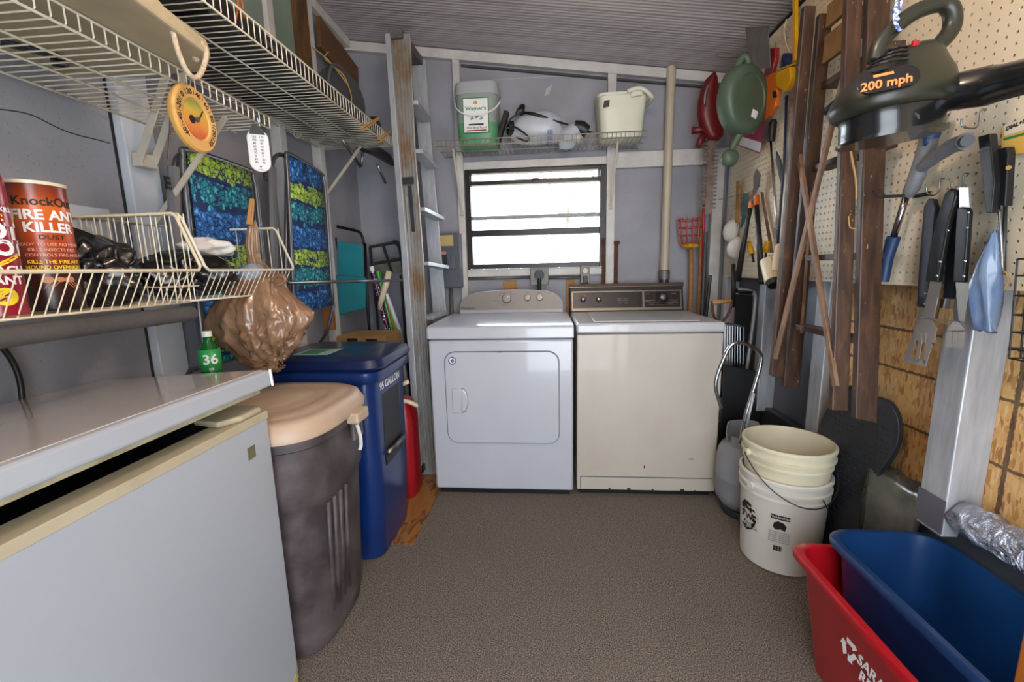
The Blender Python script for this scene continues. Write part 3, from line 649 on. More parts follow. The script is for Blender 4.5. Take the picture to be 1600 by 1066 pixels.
F_ = Pl(atx(1590, 194, 1.0895), (0, -1, .0), (0, 0, 1))
text('packet_lettering', 'DIAL+SPRAY', .013, F_ @ Matrix.Rotation(R_(8), 4, 'Z') @ Matrix.Translation((.01, 0, 0)), 'black_ink', pk, bold=.02, shear=.2)
M('blue_film', '8FA6C4', .18, alpha=.75, coat=.5, var='5A78A8', vs=14, stretch=(1, 1, .4))
pb = thing('plastic_bag', 'crumpled clear blue plastic bag on a hook beside the grill scrapers', 'bag', atx(1545, 440, 1.07))
rings = []
for (cx, cy, hw, d) in ((1553, 362, 3, .005), (1551, 385, 8, .012), (1547, 410, 13, .02), (1543, 440, 18, .025), (1541, 470, 19, .025), (1540, 495, 17, .02), (1539, 515, 16, .015), (1545, 518, 12, .008)):
    c_ = atx(cx, cy, 1.065); L = (atx(cx + hw, cy, 1.065) - c_).length
    rings.append([c_ + Vector((math.sin(a) * d * (1 + .35 * math.sin(a * 5 + cy)), -math.cos(a) * L * (1 + .1 * math.sin(3 * a + cy * .3)), .004 * math.sin(a * 4 + cy))) for a in (2 * math.pi * k / 20 for k in range(20))])
MB().loft(rings).build('film', 'blue_film', pb, smooth=True)
MB().tube([atx(1553, 450, 1.07), atx(1548, 490, 1.07), atx(1538, 515, 1.07)], .008, 8).build('bagged_tool', 'black_plastic', pb, smooth=True)
wb = thing('wire_basket', 'black wire grill basket hanging at the right edge below the pegboard', 'basket', atx(1595, 480, 1.06))
b = MB(); Y0 = atx(1578, 480, 1.09).y; 
for i, (py) in enumerate((405, 431, 462, 492, 519, 545, 560)):
    a_ = atx(1590 - i * 2.2, py, .995); b.tube([a_, a_ + Vector((.09, 0, 0)), a_ + Vector((.09, -.3, 0)), a_ + Vector((0, -.3, 0))], .002, 5, closed=True)
    
t0 = atx(1590, 405, .995); t1 = atx(1577, 560, .995)
for k in range(5): b.tube([t0 + Vector((.0225 * k, 0, 0)), t1 + Vector((.0225 * k, 0, 0))], .002, 5)
for k in range(1, 9): b.tube([t0 + Vector((0, -.0375 * k, 0)), t1 + Vector((0, -.0375 * k, 0))], .0018, 5)
b.build('wires', 'black_plastic', wb)
MB().tube(smooth_path([atx(1566, 422, 1.075), atx(1573, 428, 1.07), atx(1575, 440, 1.07), atx(1570, 452, 1.07)]), .002, 5).build('string_tie', 'jute', wb)

# ---- far part of the pegboard
def flat(name, label, cat, m, pts, x, th, bev=.001, group=None):
    o = pblade(MB(), pts, x, th).build(name, m, bevel=bev); return tag(o, label, cat, group)
M('zinc', '7C7873', .5, .5, var='6B6762', vs=20)
flat('metal_plate', 'blank grey metal plate hanging at the top of the pegboard', 'plate', 'zinc', [(1166, 44), (1201, 41), (1205, 106), (1172, 109)], .985, .003)
ob = thing('folding_saw', 'orange-handled pruning saw hanging with its tip down beside the metal plate', 'saw', atx(1208, 150, 1.03))
pblade(MB(), [(1200, 122), (1212, 114), (1222, 112), (1222, 140), (1219, 165), (1210, 180), (1198, 190), (1203, 170), (1205, 145)], 1.03, .022).build('sheath', 'orange_plastic', ob, bevel=.005)
pblade(MB(), [(1207, 143), (1213, 142), (1214, 152), (1208, 153)], 1.0065, .001).build('logo', 'black_ink', ob)
rh = thing('red_scoop', 'dark red plastic handle hanging just right of the metal plate', 'handle', atx(1210, 95, 1.06))
pblade(MB(), [(1203, 76), (1219, 74), (1218, 90), (1212, 115), (1205, 122), (1199, 122), (1203, 100)], 1.05, .02).build('grip', 'red_plastic', rh, bevel=.005)
MB().tube([atx(1212, 74, 1.05), atx(1212, 66, 1.09)], .002, 6).build('hanger', 'steel', rh)
ys = thing('bow_saw', 'yellow-framed saw with a navy grip beside the stepladder top', 'saw', atx(1235, 100, 1.03))
pblade(MB(), [(1224, 112), (1245, 103), (1248, 120), (1243, 132), (1236, 143), (1224, 136), (1222, 122)], 1.03, .03).build('guard', 'yellow_plastic', ys, bevel=.006)
MB().loft([[atx(1231 + math.cos(a) * w_, cy, 1.03) + Vector((math.sin(a) * .018, 0, 0)) for a in (2 * math.pi * k / 12 for k in range(12))] for cy, w_ in ((83, 3), (87, 6), (95, 9), (104, 10), (112, 9))]).build('grip', 'navy', ys, smooth=True)
MB().tube([atx(1220, 108, 1.015), atx(1235, 102, 1.01), atx(1248, 97, 1.01)], .004, 6).build('band', 'yellow_plastic', ys)
MB().beam(atx(1243, -20, 1.04), atx(1243, 96, 1.03), .02, .014, (1, 0, 0)).build('frame', 'yellow_plastic', ys, bevel=.002)
MB().tube(smooth_path([atx(1229, 30, 1.05), atx(1225, 50, 1.05), atx(1231, 75, 1.05), atx(1245, 98, 1.04)]), .003, 6).build('cord', 'wire_warm', ys, smooth=True)
M('magenta_card', 'A0184A', .4, var='8C1440')
mp = thing('seed_packet', 'magenta and white card packet hanging below the round watering can', 'packet', atx(1172, 215, 1.07))
pblade(MB(), [(1170, 178), (1196, 183), (1187, 240), (1153, 227)], 1.07, .003).build('card', 'magenta_card', mp)
pblade(MB(), [(1158, 213), (1190, 223), (1187, 238), (1154, 226)], 1.0665, .0006).build('label', 'white_ink', mp)
F_ = Pl(atx(1177, 205, 1.0662), (0, -1, -.35), (0, -.3, 1))
text('packet_lettering', 'GARDEN\nTIES', .016, F_, 'white_ink', mp)
# long tools standing against / hanging on the board
def rod(name, label, cat, pts, r, m, parts=(), seg=10):
    o = thing(name, label, cat, pts[0]); MB().tube(pts, r, seg).build('shaft', m, o, smooth=True)
    for pn_, pp, rr, mm in parts: MB().tube(pp, rr, 12).build(pn_, mm, o, smooth=50)
    return o
rod('long_screwdriver', 'steel rod with a black ribbed grip hanging left of the stepladder', 'tool', [atx(1204, 218, 1.05), atx(1211, 310, 1.05), atx(1218, 420, 1.03)], .005, 'chrome',
    [('grip', [atx(1209, 186, 1.05), atx(1208, 192, 1.05), atx(1206, 208, 1.05), atx(1205, 221, 1.05)], [.010, .017, .017, .016], 'black_plastic')])
o = rod('pole_pruner', 'thin navy pole with a cream socket leaning left of the stepladder', 'tool', [atx(1229, 150, 1.06), atx(1226, 240, 1.055), atx(1219, 330, 1.04), atx(1214, 405, 1.02)], .0055, 'navy')
cp = thing('paint_scoop', 'cream plastic cup hanging at the lower edge of the pegboard', 'cup', atx(1207, 425, .98))
ax_ = (atx(1200, 442, .98) - atx(1203, 408, .98)).normalized(); fr_ = Pl(atx(1200, 410, .99), (1, 0, 0), Vector((0, 1, 0)));
MB().tube([atx(1197, 408, .98), atx(1203, 424, .98), atx(1209, 440, .98)], [.026, .031, .036], 18).build('cup', 'wire_warm', cp, smooth=50)
MB().tube([atx(1208, 438, .98), atx(1211, 446, .98)], [.034, .028], 14).build('teeth_ring', 'black_plastic', cp)
MB().tube([atx(1218, 385, 1.03), atx(1214, 408, 1.0), atx(1211, 425, .985)], .018, 12).build('socket', 'wire_warm', cp, smooth=50)
lp = thing('loppers', 'black-handled loppers with orange collars open on a pegboard hook', 'loppers', atx(1183, 310, 1.06))
for a, c_, e in (((1174, 318), (1168, 345), (1152, 440)), ((1182, 312), (1184, 350), (1191, 442))):
    MB().tube([atx(*a, 1.06), atx(*c_, 1.05), atx(*e, 1.0)], [.011, .012, .016], 10).build('handle', 'black_plastic', lp, smooth=True)
    d = Vector(atx(*c_, 1.05) - atx(*a, 1.06)); MB().tube([atx(*a, 1.06) - d * .15, atx(*a, 1.06) + d * .25], .0135, 10).build('collar', 'orange_plastic', lp, smooth=50)
MB().tube([atx(1181, 312, 1.06), atx(1176, 316, 1.06)], .008, 8).build('pivot', 'steel', lp)
pblade(MB(), [(1184, 264), (1189, 272), (1187, 290), (1182, 300), (1178, 314), (1175, 312), (1179, 292), (1179, 274)], 1.055, .006).build('blade', 'chrome', lp)
M('mask_white', 'D4D2CC', .9, var='C2C0BA', bump=.1)
for lab, cx, cy, s_ in (('white dust mask hanging beside the lopper handles, nearer the corner post', 1147, 362, 1.0), ('white dust mask hanging lower beside the lopper handles', 1153, 388, .9)):
    q = thing('dust_mask', lab, 'mask', atx(cx, cy, 1.08), group='dust masks on the pegboard')
    c_ = atx(cx, cy, 1.085); rings = []
    for k in range(6):
        a = math.pi / 2 * k / 5; rings.append([c_ + Vector((-.06 * math.sin(a), math.cos(j * math.pi / 8) * .05 * s_ * math.cos(a) + .001 * math.cos(j * math.pi / 8), math.sin(j * math.pi / 8) * .072 * s_ * math.cos(a) + .001 * math.sin(j * math.pi / 8))) for j in range(16)])
    MB().loft(rings).build('cup', 'mask_white', q, smooth=True)
    MB().tube(smooth_path([c_ + Vector((0, .03, .05)), atx(cx + 4, cy - 50, 1.08), c_ + Vector((0, -.03, .05))]), .0015, 5).build('strap', 'mask_white', q)
flat('wooden_strip', 'narrow golden wooden strip hanging near the corner of the pegboard', 'strip', 'wood_raw', [(1153, 283), (1158, 282), (1157, 348), (1152, 348)], 1.085, .01)
M('teal_metal', '1F5A5E', .5)
flat('hand_file', 'flat teal-painted file hanging left of the lopper blade', 'file', 'teal_metal', [(1164, 304), (1169, 302), (1165, 345), (1158, 358)], 1.085, .005)
for lab, cx, cy, dx_ in (('yellow-capped pliers hanging low between the lopper handles', 1172, 388, 8), ('yellow-capped snips hanging right of the lopper handles', 1198, 386, -3)):
    q = thing('pliers', lab, 'pliers', atx(cx, cy, 1.07)); MB().tube([atx(cx - dx_ * .3, cy - 9, 1.06), atx(cx + dx_ * .4, cy + 9, 1.06)], [.012, .014], 10).build('grip', 'yellow_plastic', q, smooth=True)
    MB().tube([atx(cx + dx_ * .4, cy + 8, 1.06), atx(cx + dx_ * .7, cy + 22, 1.07)], .006, 6).build('jaw', 'dark_steel', q)
flat('wooden_stick', 'thin raw wooden slat leaning on the pegboard behind the lopper', 'slat', 'lath_wood', [(1190, 300), (1193, 300), (1209, 395), (1205, 395)], 1.085, .006)
flat('sickle_blade', 'dark curved blade hanging behind the steel rod', 'blade', 'dark_steel', [(1214, 236), (1221, 250), (1225, 270), (1222, 292), (1217, 270), (1213, 250)], 1.08, .004)
b = MB().tube(smooth_path([atx(1122, 312, 1.06), atx(1150, 306, 1.06), atx(1180, 298, 1.075)]), .002, 5); tag(b.build('wire_hanger', 'steel'), 'straight thin wire stretched from the corner post to the loppers', 'wire')

# ---- watering can, flat round body hanging by its handle
M('can_green', '4A5C4A', .45, var='3F5040')
wc = thing('watering_can', 'grey-green round plastic watering can hanging spout down near the corner', 'watering can', aty(1163, 158, 2.2))
yc = 2.2; c_ = aty(1163, 157, yc); ax1 = Vector((.89, .45, 0)).normalized(); nrm = Vector((.45, -.89, 0)).normalized()
def oval(r, off): return [c_ + ax1 * (math.cos(a) * r * .93) + Vector((0, 0, 1)) * math.sin(a) * r * 1.07 + nrm * off for a in (2 * math.pi * k / 32 for k in range(32))]
MB().loft([oval(.001, .030), oval(.092, .030), oval(.096, .036), oval(.118, .036), oval(.132, .028), oval(.142, .008), oval(.142, -.03), oval(.125, -.05)]).build('tank', 'can_green', wc, smooth=40)
MB().tube(smooth_path([aty(1152, 120, yc), aty(1153, 104, yc), aty(1160, 90, yc), aty(1168, 92, yc), aty(1170, 106, yc), aty(1172, 122, yc)]), .016, 10).build('handle', 'can_green', wc, smooth=True)
MB().tube(smooth_path([aty(1157, 192, yc), aty(1154, 212, yc), aty(1146, 228, yc), aty(1141, 240, yc)]), [.022] * 6 + [.017] * 6 + [.014] * 7, 12).build('spout', 'can_green', wc, smooth=True)
MB().sphere(aty(1140, 247, yc), .041, 16, sc=(1, .7, 1)).build('rose', 'can_green', wc, smooth=True)
sn = c_ + nrm * .0325 + ax1 * .03 + Vector((0, 0, -.065)); MB().prism([(-.017, -.017), (.017, -.017), (.017, .017), (-.017, .017)], .001, Pl(sn, (.89, .45, -.3), (.25, .1, 1)) @ Matrix.Scale(1, 4)).build('price_sticker', 'white_ink', wc)
phook('pegboard_hook', 'wire hook carrying the round watering can', 1163, 76, .14)

# ---- hedge trimmer hanging in the corner
ht = thing('hedge_trimmer', 'dark red electric hedge trimmer hanging blade down in the corner', 'hedge trimmer', aty(1108, 180, 2.72)); yt = 2.72
MB().loft([[aty(cx + math.cos(a) * hw, cy, yt) + Vector((0, math.sin(a) * .04, 0)) for a in (2 * math.pi * k / 16 for k in range(16))] for cx, cy, hw in ((1113, 117, 3), (1112, 124, 9), (1108, 140, 13), (1107, 160, 17), (1108, 180, 19), (1112, 198, 19), (1115, 212, 15), (1114, 219, 10))]).build('motor_housing', 'dark_red', ht, smooth=True)
MB().tube(smooth_path([aty(1107, 133, yt - .045), aty(1102, 148, yt - .05), aty(1101, 164, yt - .045)]), .007, 8).build('handle_inset', 'knob_silver', ht, smooth=True)
MB().tube([aty(1082, 204, yt), aty(1096, 203, yt), aty(1104, 200, yt)], [.022, .018, .02], 10).build('front_handle', 'dark_red', ht, smooth=True)
MB().tube([aty(1101, 208, yt), aty(1095, 219, yt), aty(1090, 231, yt)], [.018, .02, .014], 10).build('guard', 'dark_red', ht, smooth=True)
MB().tube(smooth_path([aty(1117, 121, yt), aty(1122, 135, yt), aty(1126, 155, yt), aty(1127, 175, yt)]), .006, 6).build('cord', 'black_plastic', ht, smooth=True)
M('blade_worn', '8F7F74', .5, .4, var='5E5048', vs=20)
b = MB(); P = [(1106, 220), (1118, 220), (1115, 280), (1110, 335), (1101, 335), (1104, 280)]
Pq = [aty(x, y, yt) for x, y in P]; b.add(Pq + [p + Vector((0, .006, 0)) for p in Pq], [(0, 1, 2, 3, 4, 5), (11, 10, 9, 8, 7, 6)] + [(i, (i + 1) % 6, 6 + (i + 1) % 6, 6 + i) for i in range(6)])
for k in range(17):
    s_ = k / 17; py = 226 + 106 * s_; cx = 1112 - 6 * s_
    b.box(tuple(aty(cx - 11, py, yt - .004)), tuple(aty(cx - 3, py - 2.4, yt + .004))); b.box(tuple(aty(cx + 3, py, yt - .004)), tuple(aty(cx + 11, py - 2.4, yt + .004)))
b.build('blade', 'blade_worn', ht)
p = aty(1113, 115, yt); tag(MB().tube([p + Vector((0, .03, .0)), Vector((p.x, YB - .05, p.z + .01))], .003, 6).build('wall_nail', 'steel'), 'nail in the back wall carrying the hedge trimmer', 'nail')

# ---- corner: PVC pipe, fruit picker, poles, shovel
M('pvc', 'B8AC98', .4, var='ADA08A')
pp = thing('vent_pipe', 'cream PVC pipe rising from the floor to the ceiling on the back wall', 'pipe', (.76, 2.885, 0))
MB().tube([(.755, 2.89, 1.19), (.755, 2.89, ceilz(.755) - .01)], .0265, 20).build('pipe', 'pvc', pp, smooth=50)
MB().tube([(.755, 2.89, .0), (.755, 2.89, 1.2)], .029, 20).build('lower_pipe', 'dark_steel', pp, smooth=50)
MB().tube([(.755, 2.89, 1.14), (.755, 2.89, 1.195)], .035, 20).build('coupling', 'zinc', pp, smooth=50)
fp_ = thing('fruit_picker', 'fruit picker with a red wire basket, yellow foam pad and wooden pole', 'fruit picker', (.90, 2.868, 0)); yp = 2.868
M('red_wire', 'A82A20', .4); M('foam_yellow', 'C89A20', .8, var='B0801A', bump=.4, bs=90)
b = MB()
c1 = aty(1078, 382, yp); c0_ = aty(1078, 362, yp); 
for z_, r in ((344, .072), (356, .072), (368, .066), (380, .055)): b.tube([aty(1078, z_, yp) + Vector((math.cos(a) * r, math.sin(a) * r, 0)) for a in (2 * math.pi * k / 16 for k in range(16))], .003, 5, closed=True)
for k in range(12):
    a = 2 * math.pi * k / 12; d = Vector((math.cos(a), math.sin(a), 0)); b.tube([aty(1078, 385, yp) + d * .05, aty(1078, 370, yp) + d * .067, aty(1078, 343, yp) + d * .073, aty(1078, 341, yp) + d * .055], .003, 5)
b.build('basket', 'red_wire', fp_)
MB().sphere(aty(1079, 384, yp), .055, 14, sc=(1, 1, .42)).build('foam_pad', 'foam_yellow', fp_, smooth=True)
MB().tube([aty(1080, 390, yp), aty(1080, 440, yp), (aty(1080, 490, yp).x, yp, 0.0)], .014, 10).build('pole', 'wood_raw', fp_, smooth=True)
for nm, lab, pts, r, mm in (('broom_handle', 'golden wooden pole standing just right of the fruit picker', ((1098, 330), (1092, 490)), .013, 'wood_raw'), ('red_pole', 'thin red pole standing behind the washer in the corner', ((1100, 318), (1097, 490)), .009, 'red_plastic'),
                            ('dark_pole', 'dark olive pole leaning right of the red pole in the corner', ((1103, 362), (1097, 490)), .011, 'dark_grey'), ('dark_pole', 'black-green bar leaning against the corner post', ((1110, 430), (1098, 490)), .010, 'blower_green')):
    y_ = 2.80 if 'red' in nm else 2.84 if 'broom' in nm else 2.72 if '362' in str(pts) else 2.68
    p0 = aty(*pts[0], y_); p1 = aty(*pts[1], y_); d = (p1 - p0); p2 = p0 + d * ((0 - p0.z) / d.z); p2.x = max(min(p2.x, 1.02), .905); p2.z=0
    tag(MB().tube([p0, p2], r, 10).build(nm, mm, smooth=50), lab, 'pole')
sh = thing('shovel', 'shovel with a worn wooden D-handle standing right of the washer', 'shovel', (1.0, 2.36, 0)); ys_ = 2.36
MB().tube([aty(1113, 473, ys_), aty(1142, 470, ys_)], .012, 10).build('grip', 'wood_raw', sh, smooth=True)
MB().tube(smooth_path([aty(1113, 470, ys_), aty(1113, 484, ys_), aty(1117, 498, ys_), aty(1124, 508, ys_), aty(1125, 520, ys_)]), .008, 8).tube(smooth_path([aty(1143, 468, ys_), aty(1142, 480, ys_), aty(1136, 494, ys_), aty(1127, 506, ys_), aty(1125, 520, ys_)]), .008, 8).build('yoke', 'rust', sh, smooth=True)
p0 = aty(1125, 516, ys_); MB().tube([p0, (p0.x - .02, ys_, .28)], .015, 10).build('shaft', 'lath_wood', sh, smooth=True)
MB().prism([(-.10, .3), (.10, .3), (.11, .12), (.05, .02), (0, 0), (-.05, .02), (-.11, .12)], .003, Matrix.Translation((p0.x - .005, ys_ + .04, 0)) @ Matrix.Rotation(R_(90), 4, 'Z') @ FX).build('blade', 'dark_steel', sh)

# ---- folding luggage cart, wire rack and black panel beside the washer
ct = thing('luggage_cart', 'folding chrome luggage cart with an arched handle, right of the washer', 'cart', (1.0, 2.0, 0)); yk = 1.926
arch_ = smooth_path([aty(1128, 640, yk), aty(1118, 600, yk) , aty(1133, 555, yk), aty(1145, 538, yk), aty(1160, 536, yk), aty(1178, 544, yk), aty(1188, 553, yk), aty(1189, 566, yk), aty(1180, 600, yk), aty(1165, 650, yk), aty(1158, 690, yk)], 5)
MB().tube(arch_, .0085, 10).build('handle_frame', 'chrome', ct, smooth=True)
MB().tube([aty(1178, 615, yk - .02), aty(1166, 668, yk - .02)], .006, 8).build('inner_tube', 'alu', ct, smooth=True)
MB().tube([aty(1160, 680, yk), (1.02, yk, .05)], .009, 8).build('lower_tube', 'alu', ct, smooth=True)
MB().tube([(.93, yk + .0, .04), (.93, yk + .03, .04)], .04, 16).tube([(1.12, yk, .04), (1.12, yk + .03, .04)], .04, 16).build('wheels', 'black_plastic', ct)
MB().tube([(.93, yk + .015, .04), (1.12, yk + .015, .04)], .006, 8).build('axle', 'steel', ct)
pnl = tag(MB().add([Vector(p) for p in ((.93, 2.29, 0), (1.13, 2.29, 0), (1.13, 2.32, .66), (.93, 2.32, .70), (.93, 2.30, 0), (1.13, 2.30, 0), (1.13, 2.33, .66), (.93, 2.33, .70))], [(0, 1, 2, 3), (7, 6, 5, 4), (0, 4, 5, 1), (1, 5, 6, 2), (2, 6, 7, 3), (3, 7, 4, 0)]).build('leaning_board', 'black_plastic', bevel=.003), 'plain black panel leaning behind the chrome luggage cart', 'panel')
rk = thing('wire_rack', 'grey wire rack with upright bars standing behind the luggage cart', 'rack', (1.0, 2.34, 0)); yr = 2.42
MB().tube(smooth_path([aty(1128, 590, yr), aty(1129, 515, yr), aty(1134, 506, yr), aty(1157, 510, yr), aty(1162, 520, yr), aty(1160, 590, yr)], 5), .0055, 8).build('frame', 'steel', rk, smooth=True)
b = MB()
for k in range(7): b.tube([aty(1133 + k * 3.9, 509, yr), aty(1131 + k * 4.2, 600, yr), aty(1131 + k * 4.2, 760, yr)], .0025, 5)
b.build('bars', 'steel', rk)
tl = thing('folding_cart_frame', 'tall black folding frame with a bent chrome tube beside the corner post', 'frame', (1.05, 2.5, 0)); y5 = 2.5
MB().tube(smooth_path([aty(1152, 452, y5), aty(1172, 455, y5), aty(1179, 460, y5), aty(1180, 475, y5), aty(1172, 540, y5), aty(1164, 600, y5), aty(1160, 640, y5)], 4), .011, 10).build('tube', 'alu', tl, smooth=True)
MB().tube([aty(1146, 412, y5), aty(1146, 480, y5)], .012, 8).tube([aty(1150, 454, y5), aty(1175, 456, y5)], .012, 8).build('grip', 'black_plastic', tl, smooth=True)
MB().add([aty(x, y, yy) for yy in (2.52, 2.53) for x, y in ((1149, 460), (1176, 462), (1168, 600), (1143, 600))], [(0, 1, 2, 3), (7, 6, 5, 4), (0, 4, 5, 1), (1, 5, 6, 2), (2, 6, 7, 3), (3, 7, 4, 0)]).build('panel', 'black_plastic', tl)
wsh = thing('wire_stand', 'low black wire frame behind the propane tank', 'frame', (.95, 2.3, 0))
b = MB()
for k in range(9): b.tube([(.905 + k * .024, 2.32, .38), (.905 + k * .024, 2.32, .52)], .003, 5)
b.tube([(.895, 2.32, .38), (1.11, 2.32, .38)], .004, 5).tube([(.895, 2.32, .0), (.895, 2.32, .52), (1.11, 2.32, .52), (1.11, 2.32, 0)], .004, 5).build('bars', 'dark_steel', wsh)

# ---- propane tank
M('tank_grey', '8D8F93', .4, var='7E8085', vs=4)
pt = thing('propane_tank', 'light grey propane tank standing behind the white buckets', 'propane tank', (.975, 2.08, 0))
MB().lathe([(.10, 0), (.105, .0), (.105, .03), (.10, .035)], (.975, 2.08, 0), 32).build('foot_ring', 'dark_steel', pt, smooth=50)
MB().lathe([(.06, .03), (.11, .045), (.136, .085), (.140, .12), (.140, .19), (.142, .195), (.140, .2), (.140, .28), (.134, .32), (.115, .355), (.05, .37), (.02, .372)], (.975, 2.08, 0), 36).build('body', 'tank_grey', pt, smooth=True)
b = MB(); ring = []
for a0, a1 in ((10, 170), (200, 340)):
    rr = []
    for k in range(15):
        a = R_(a0 + (a1 - a0) * k / 14); h_ = .095 if 2 < k < 12 else .06
        rr.append([Vector((.975 + .098 * math.cos(a), 2.08 + .098 * math.sin(a), .35)), Vector((.975 + .103 * math.cos(a), 2.08 + .103 * math.sin(a), .35 + h_)), Vector((.975 + .099 * math.cos(a), 2.08 + .099 * math.sin(a), .35 + h_)), Vector((.975 + .094 * math.cos(a), 2.08 + .094 * math.sin(a), .35))])
    b.loft(rr)
b.build('collar', 'tank_grey', pt, smooth=50)
MB().lathe([(.015, .36), (.015, .41), (.028, .412), (.03, .43), (.026, .44), (.001, .441)], (.975, 2.08, 0), 16).build('valve', 'brass', pt, smooth=50)
MB().prism([(-.02, -.015), (.02, -.015), (.022, .01), (.0, .018), (-.02, .01)], .001, Pl((.975 - .06, 2.08 - .0855, .405), (.8, -.57, 0), (0, 0, 1))).build('warning_sticker', 'console_brown', pt)

# ---- two nested white buckets
M('bucket_cream', 'D4CCB2', .4, var='CBC2A4', trans=.0); M('bucket_white', 'D2CEC4', .4, var='C8C3B8')
def bucket(name, label, c, r0, r1, h, m):
    t_ = thing(name, label, 'bucket', c, group=None)
    prof = [(r0 * .9, .0), (r0, .006), (r0 + (r1 - r0) * .78, h * .78), (r0 + (r1 - r0) * .78 + .006, h * .785), (r0 + (r1 - r0) * .78 + .006, h * .8), (r0 + (r1 - r0) * .86, h * .81), (r0 + (r1 - r0) * .88, h * .86), (r1 + .006, h * .865), (r1 + .006, h * .885), (r1, h * .89), (r1, h * .96), (r1 + .007, h * .965), (r1 + .007, h * .99), (r1 + .003, h), (r1 - .004, h), (r1 - .006, h * .97), (r1 - .01, h * .8), (r0 - .002, .012), (.001, .010)]
    MB().lathe(prof, c, 48).build('body', m, t_, smooth=40); return t_
C_ = (.968, 1.745)
b1 = bucket('bucket', 'white five-gallon bucket with a black printed fist logo, the lower of the nested pair', (C_[0], C_[1], 0), .143, .160, .395, 'bucket_white')
b2 = bucket('bucket', 'cream empty bucket nested in the top of the printed white bucket', (C_[0] + .003, C_[1], .135), .132, .160, .385, 'bucket_cream')
def ear(b_, a, z, r, m): 
    d = Vector((math.cos(a), math.sin(a), 0)); MB().tube([Vector((C_[0], C_[1], z)) + d * (r - .002), Vector((C_[0], C_[1], z)) + d * (r + .014)], .014, 12).build('ear', m, b_, smooth=50); return Vector((C_[0], C_[1], z)) + d * (r + .012)
e1 = ear(b2, R_(188), .475, .160, 'bucket_cream'); e2 = ear(b2, R_(8), .475, .160, 'bucket_cream')
fr0 = Vector((C_[0], C_[1], 0))
def bail(b_, e1, e2, drop, out=.178):
    P = []
    for k in range(21):
        a = R_(188 + 180 * k / 20); s_ = math.sin(math.pi * k / 20); P.append(Vector((C_[0] + out * math.cos(a), C_[1] + out * math.sin(a), e1.z - drop * s_)))
    MB().tube(P, .0022, 6).build('bail_wire', 'dark_steel', b_, smooth=True)
bail(b2, e1, e2, .16)
e3 = ear(b1, R_(200), .345, .158, 'bucket_white'); e4 = ear(b1, R_(20), .345, .158, 'bucket_white'); 
P = [Vector((C_[0] + .172 * math.cos(R_(a)), C_[1] + .172 * math.sin(R_(a)), .345 - .15 * math.sin(math.pi * (a - 290) / 100.))) for a in range(290, 381, 9)]
MB().tube(P, .0022, 6).build('bail_wire', 'dark_steel', b1, smooth=True)
# prints wrapped on the lower bucket
def wrap(me_obj, rad0, slope):
    for v in me_obj.data.vertices:
        u, w_, n_ = v.co.x, v.co.y, v.co.z; r = rad0 + slope * w_ + .0008 + n_; a = u / .1495
        v.co = (r * math.cos(a), r * math.sin(a), w_)
def wtext(name, s_, size, ang, z, m=None, bold=.0, sx=1):
    o = text(name, s_, size, Matrix.Translation((R_(ang) * .1495, z, .0016)), m or 'black_ink', None, bold=bold, sx=1, depth=.0002)
    wrap(o, .1432, .0445); o.parent = b1; WM[o.name] = Matrix(); return o
def wpoly(name, pts, ang, z, m='black_ink', th=.0006):
    b = MB(); n = len(pts)
    b.prism(pts, th); bmesh.ops.triangulate(b.bm, faces=b.bm.faces[:]); bmesh.ops.subdivide_edges(b.bm, edges=b.bm.edges[:], cuts=4)
    o = b.build(name, m, None)
    for v in o.data.vertices: v.co.x += R_(ang) * .1495; v.co.y += z
    wrap(o, .1432, .0445); o.parent = b1; return o
for nm, pts, a, z, mm in (('logo', [(-.05, .045), (-.03, .07), (-.005, .072), (.02, .06), (.032, .03), (.03, -.01), (.015, -.04), (-.01, -.055), (-.045, -.05)], 196, .19, 'black_ink'), ('logo', [(-.055, .035), (.012, .035), (.012, -.03), (-.04, -.045), (-.055, -.03)], 196, .185, 'bucket_white')):
    wpoly(nm, pts, a, z, mm, .0006 if mm == 'black_ink' else .0011)
for k in range(3): wpoly('logo', [(-.012, -.002), (.012, -.006), (.013, .006), (-.011, .009)], 204 + k * 1.5, .245 - k * .022, 'bucket_white', .0012)
wtext('bucket_lettering', 'WS', .036, 199, .198, bold=.03); wtext('bucket_lettering', 'GLOVES', .013, 199, .17); wtext('bucket_lettering', 'FOR THE HOME', .009, 199, .158)
wpoly('warning_label', [(-.031, -.075), (.031, -.075), (.031, .075), (-.031, .075)], 241, .185, 'bucket_white')
wpoly('warning_band', [(-.031, -.009), (.031, -.009), (.031, .009), (-.031, .009)], 241, .252, 'black_ink', .0012)
wpoly('warning_pictogram', [(-.022, -.012), (-.012, -.02), (.004, -.014), (.018, -.02), (.022, 0), (.012, .014), (-.006, .018), (-.02, .008)], 241, .218, 'black_ink', .0012)
wtext('warning_lettering', 'WARNING', .012, 241, .252, 'white_ink')
for k in range(6): wtext('warning_lettering', 'CHILDREN CAN DROWN', .0062, 241, .189 - k * .0085)
for k in range(9): wpoly('barcode', [(-.0012, -.011), (.0012 if k % 3 else .002, -.011), (.0012 if k % 3 else .002, .011), (-.0012, .011)], 235.5 + k * 1.2, .118, 'black_ink', .001)

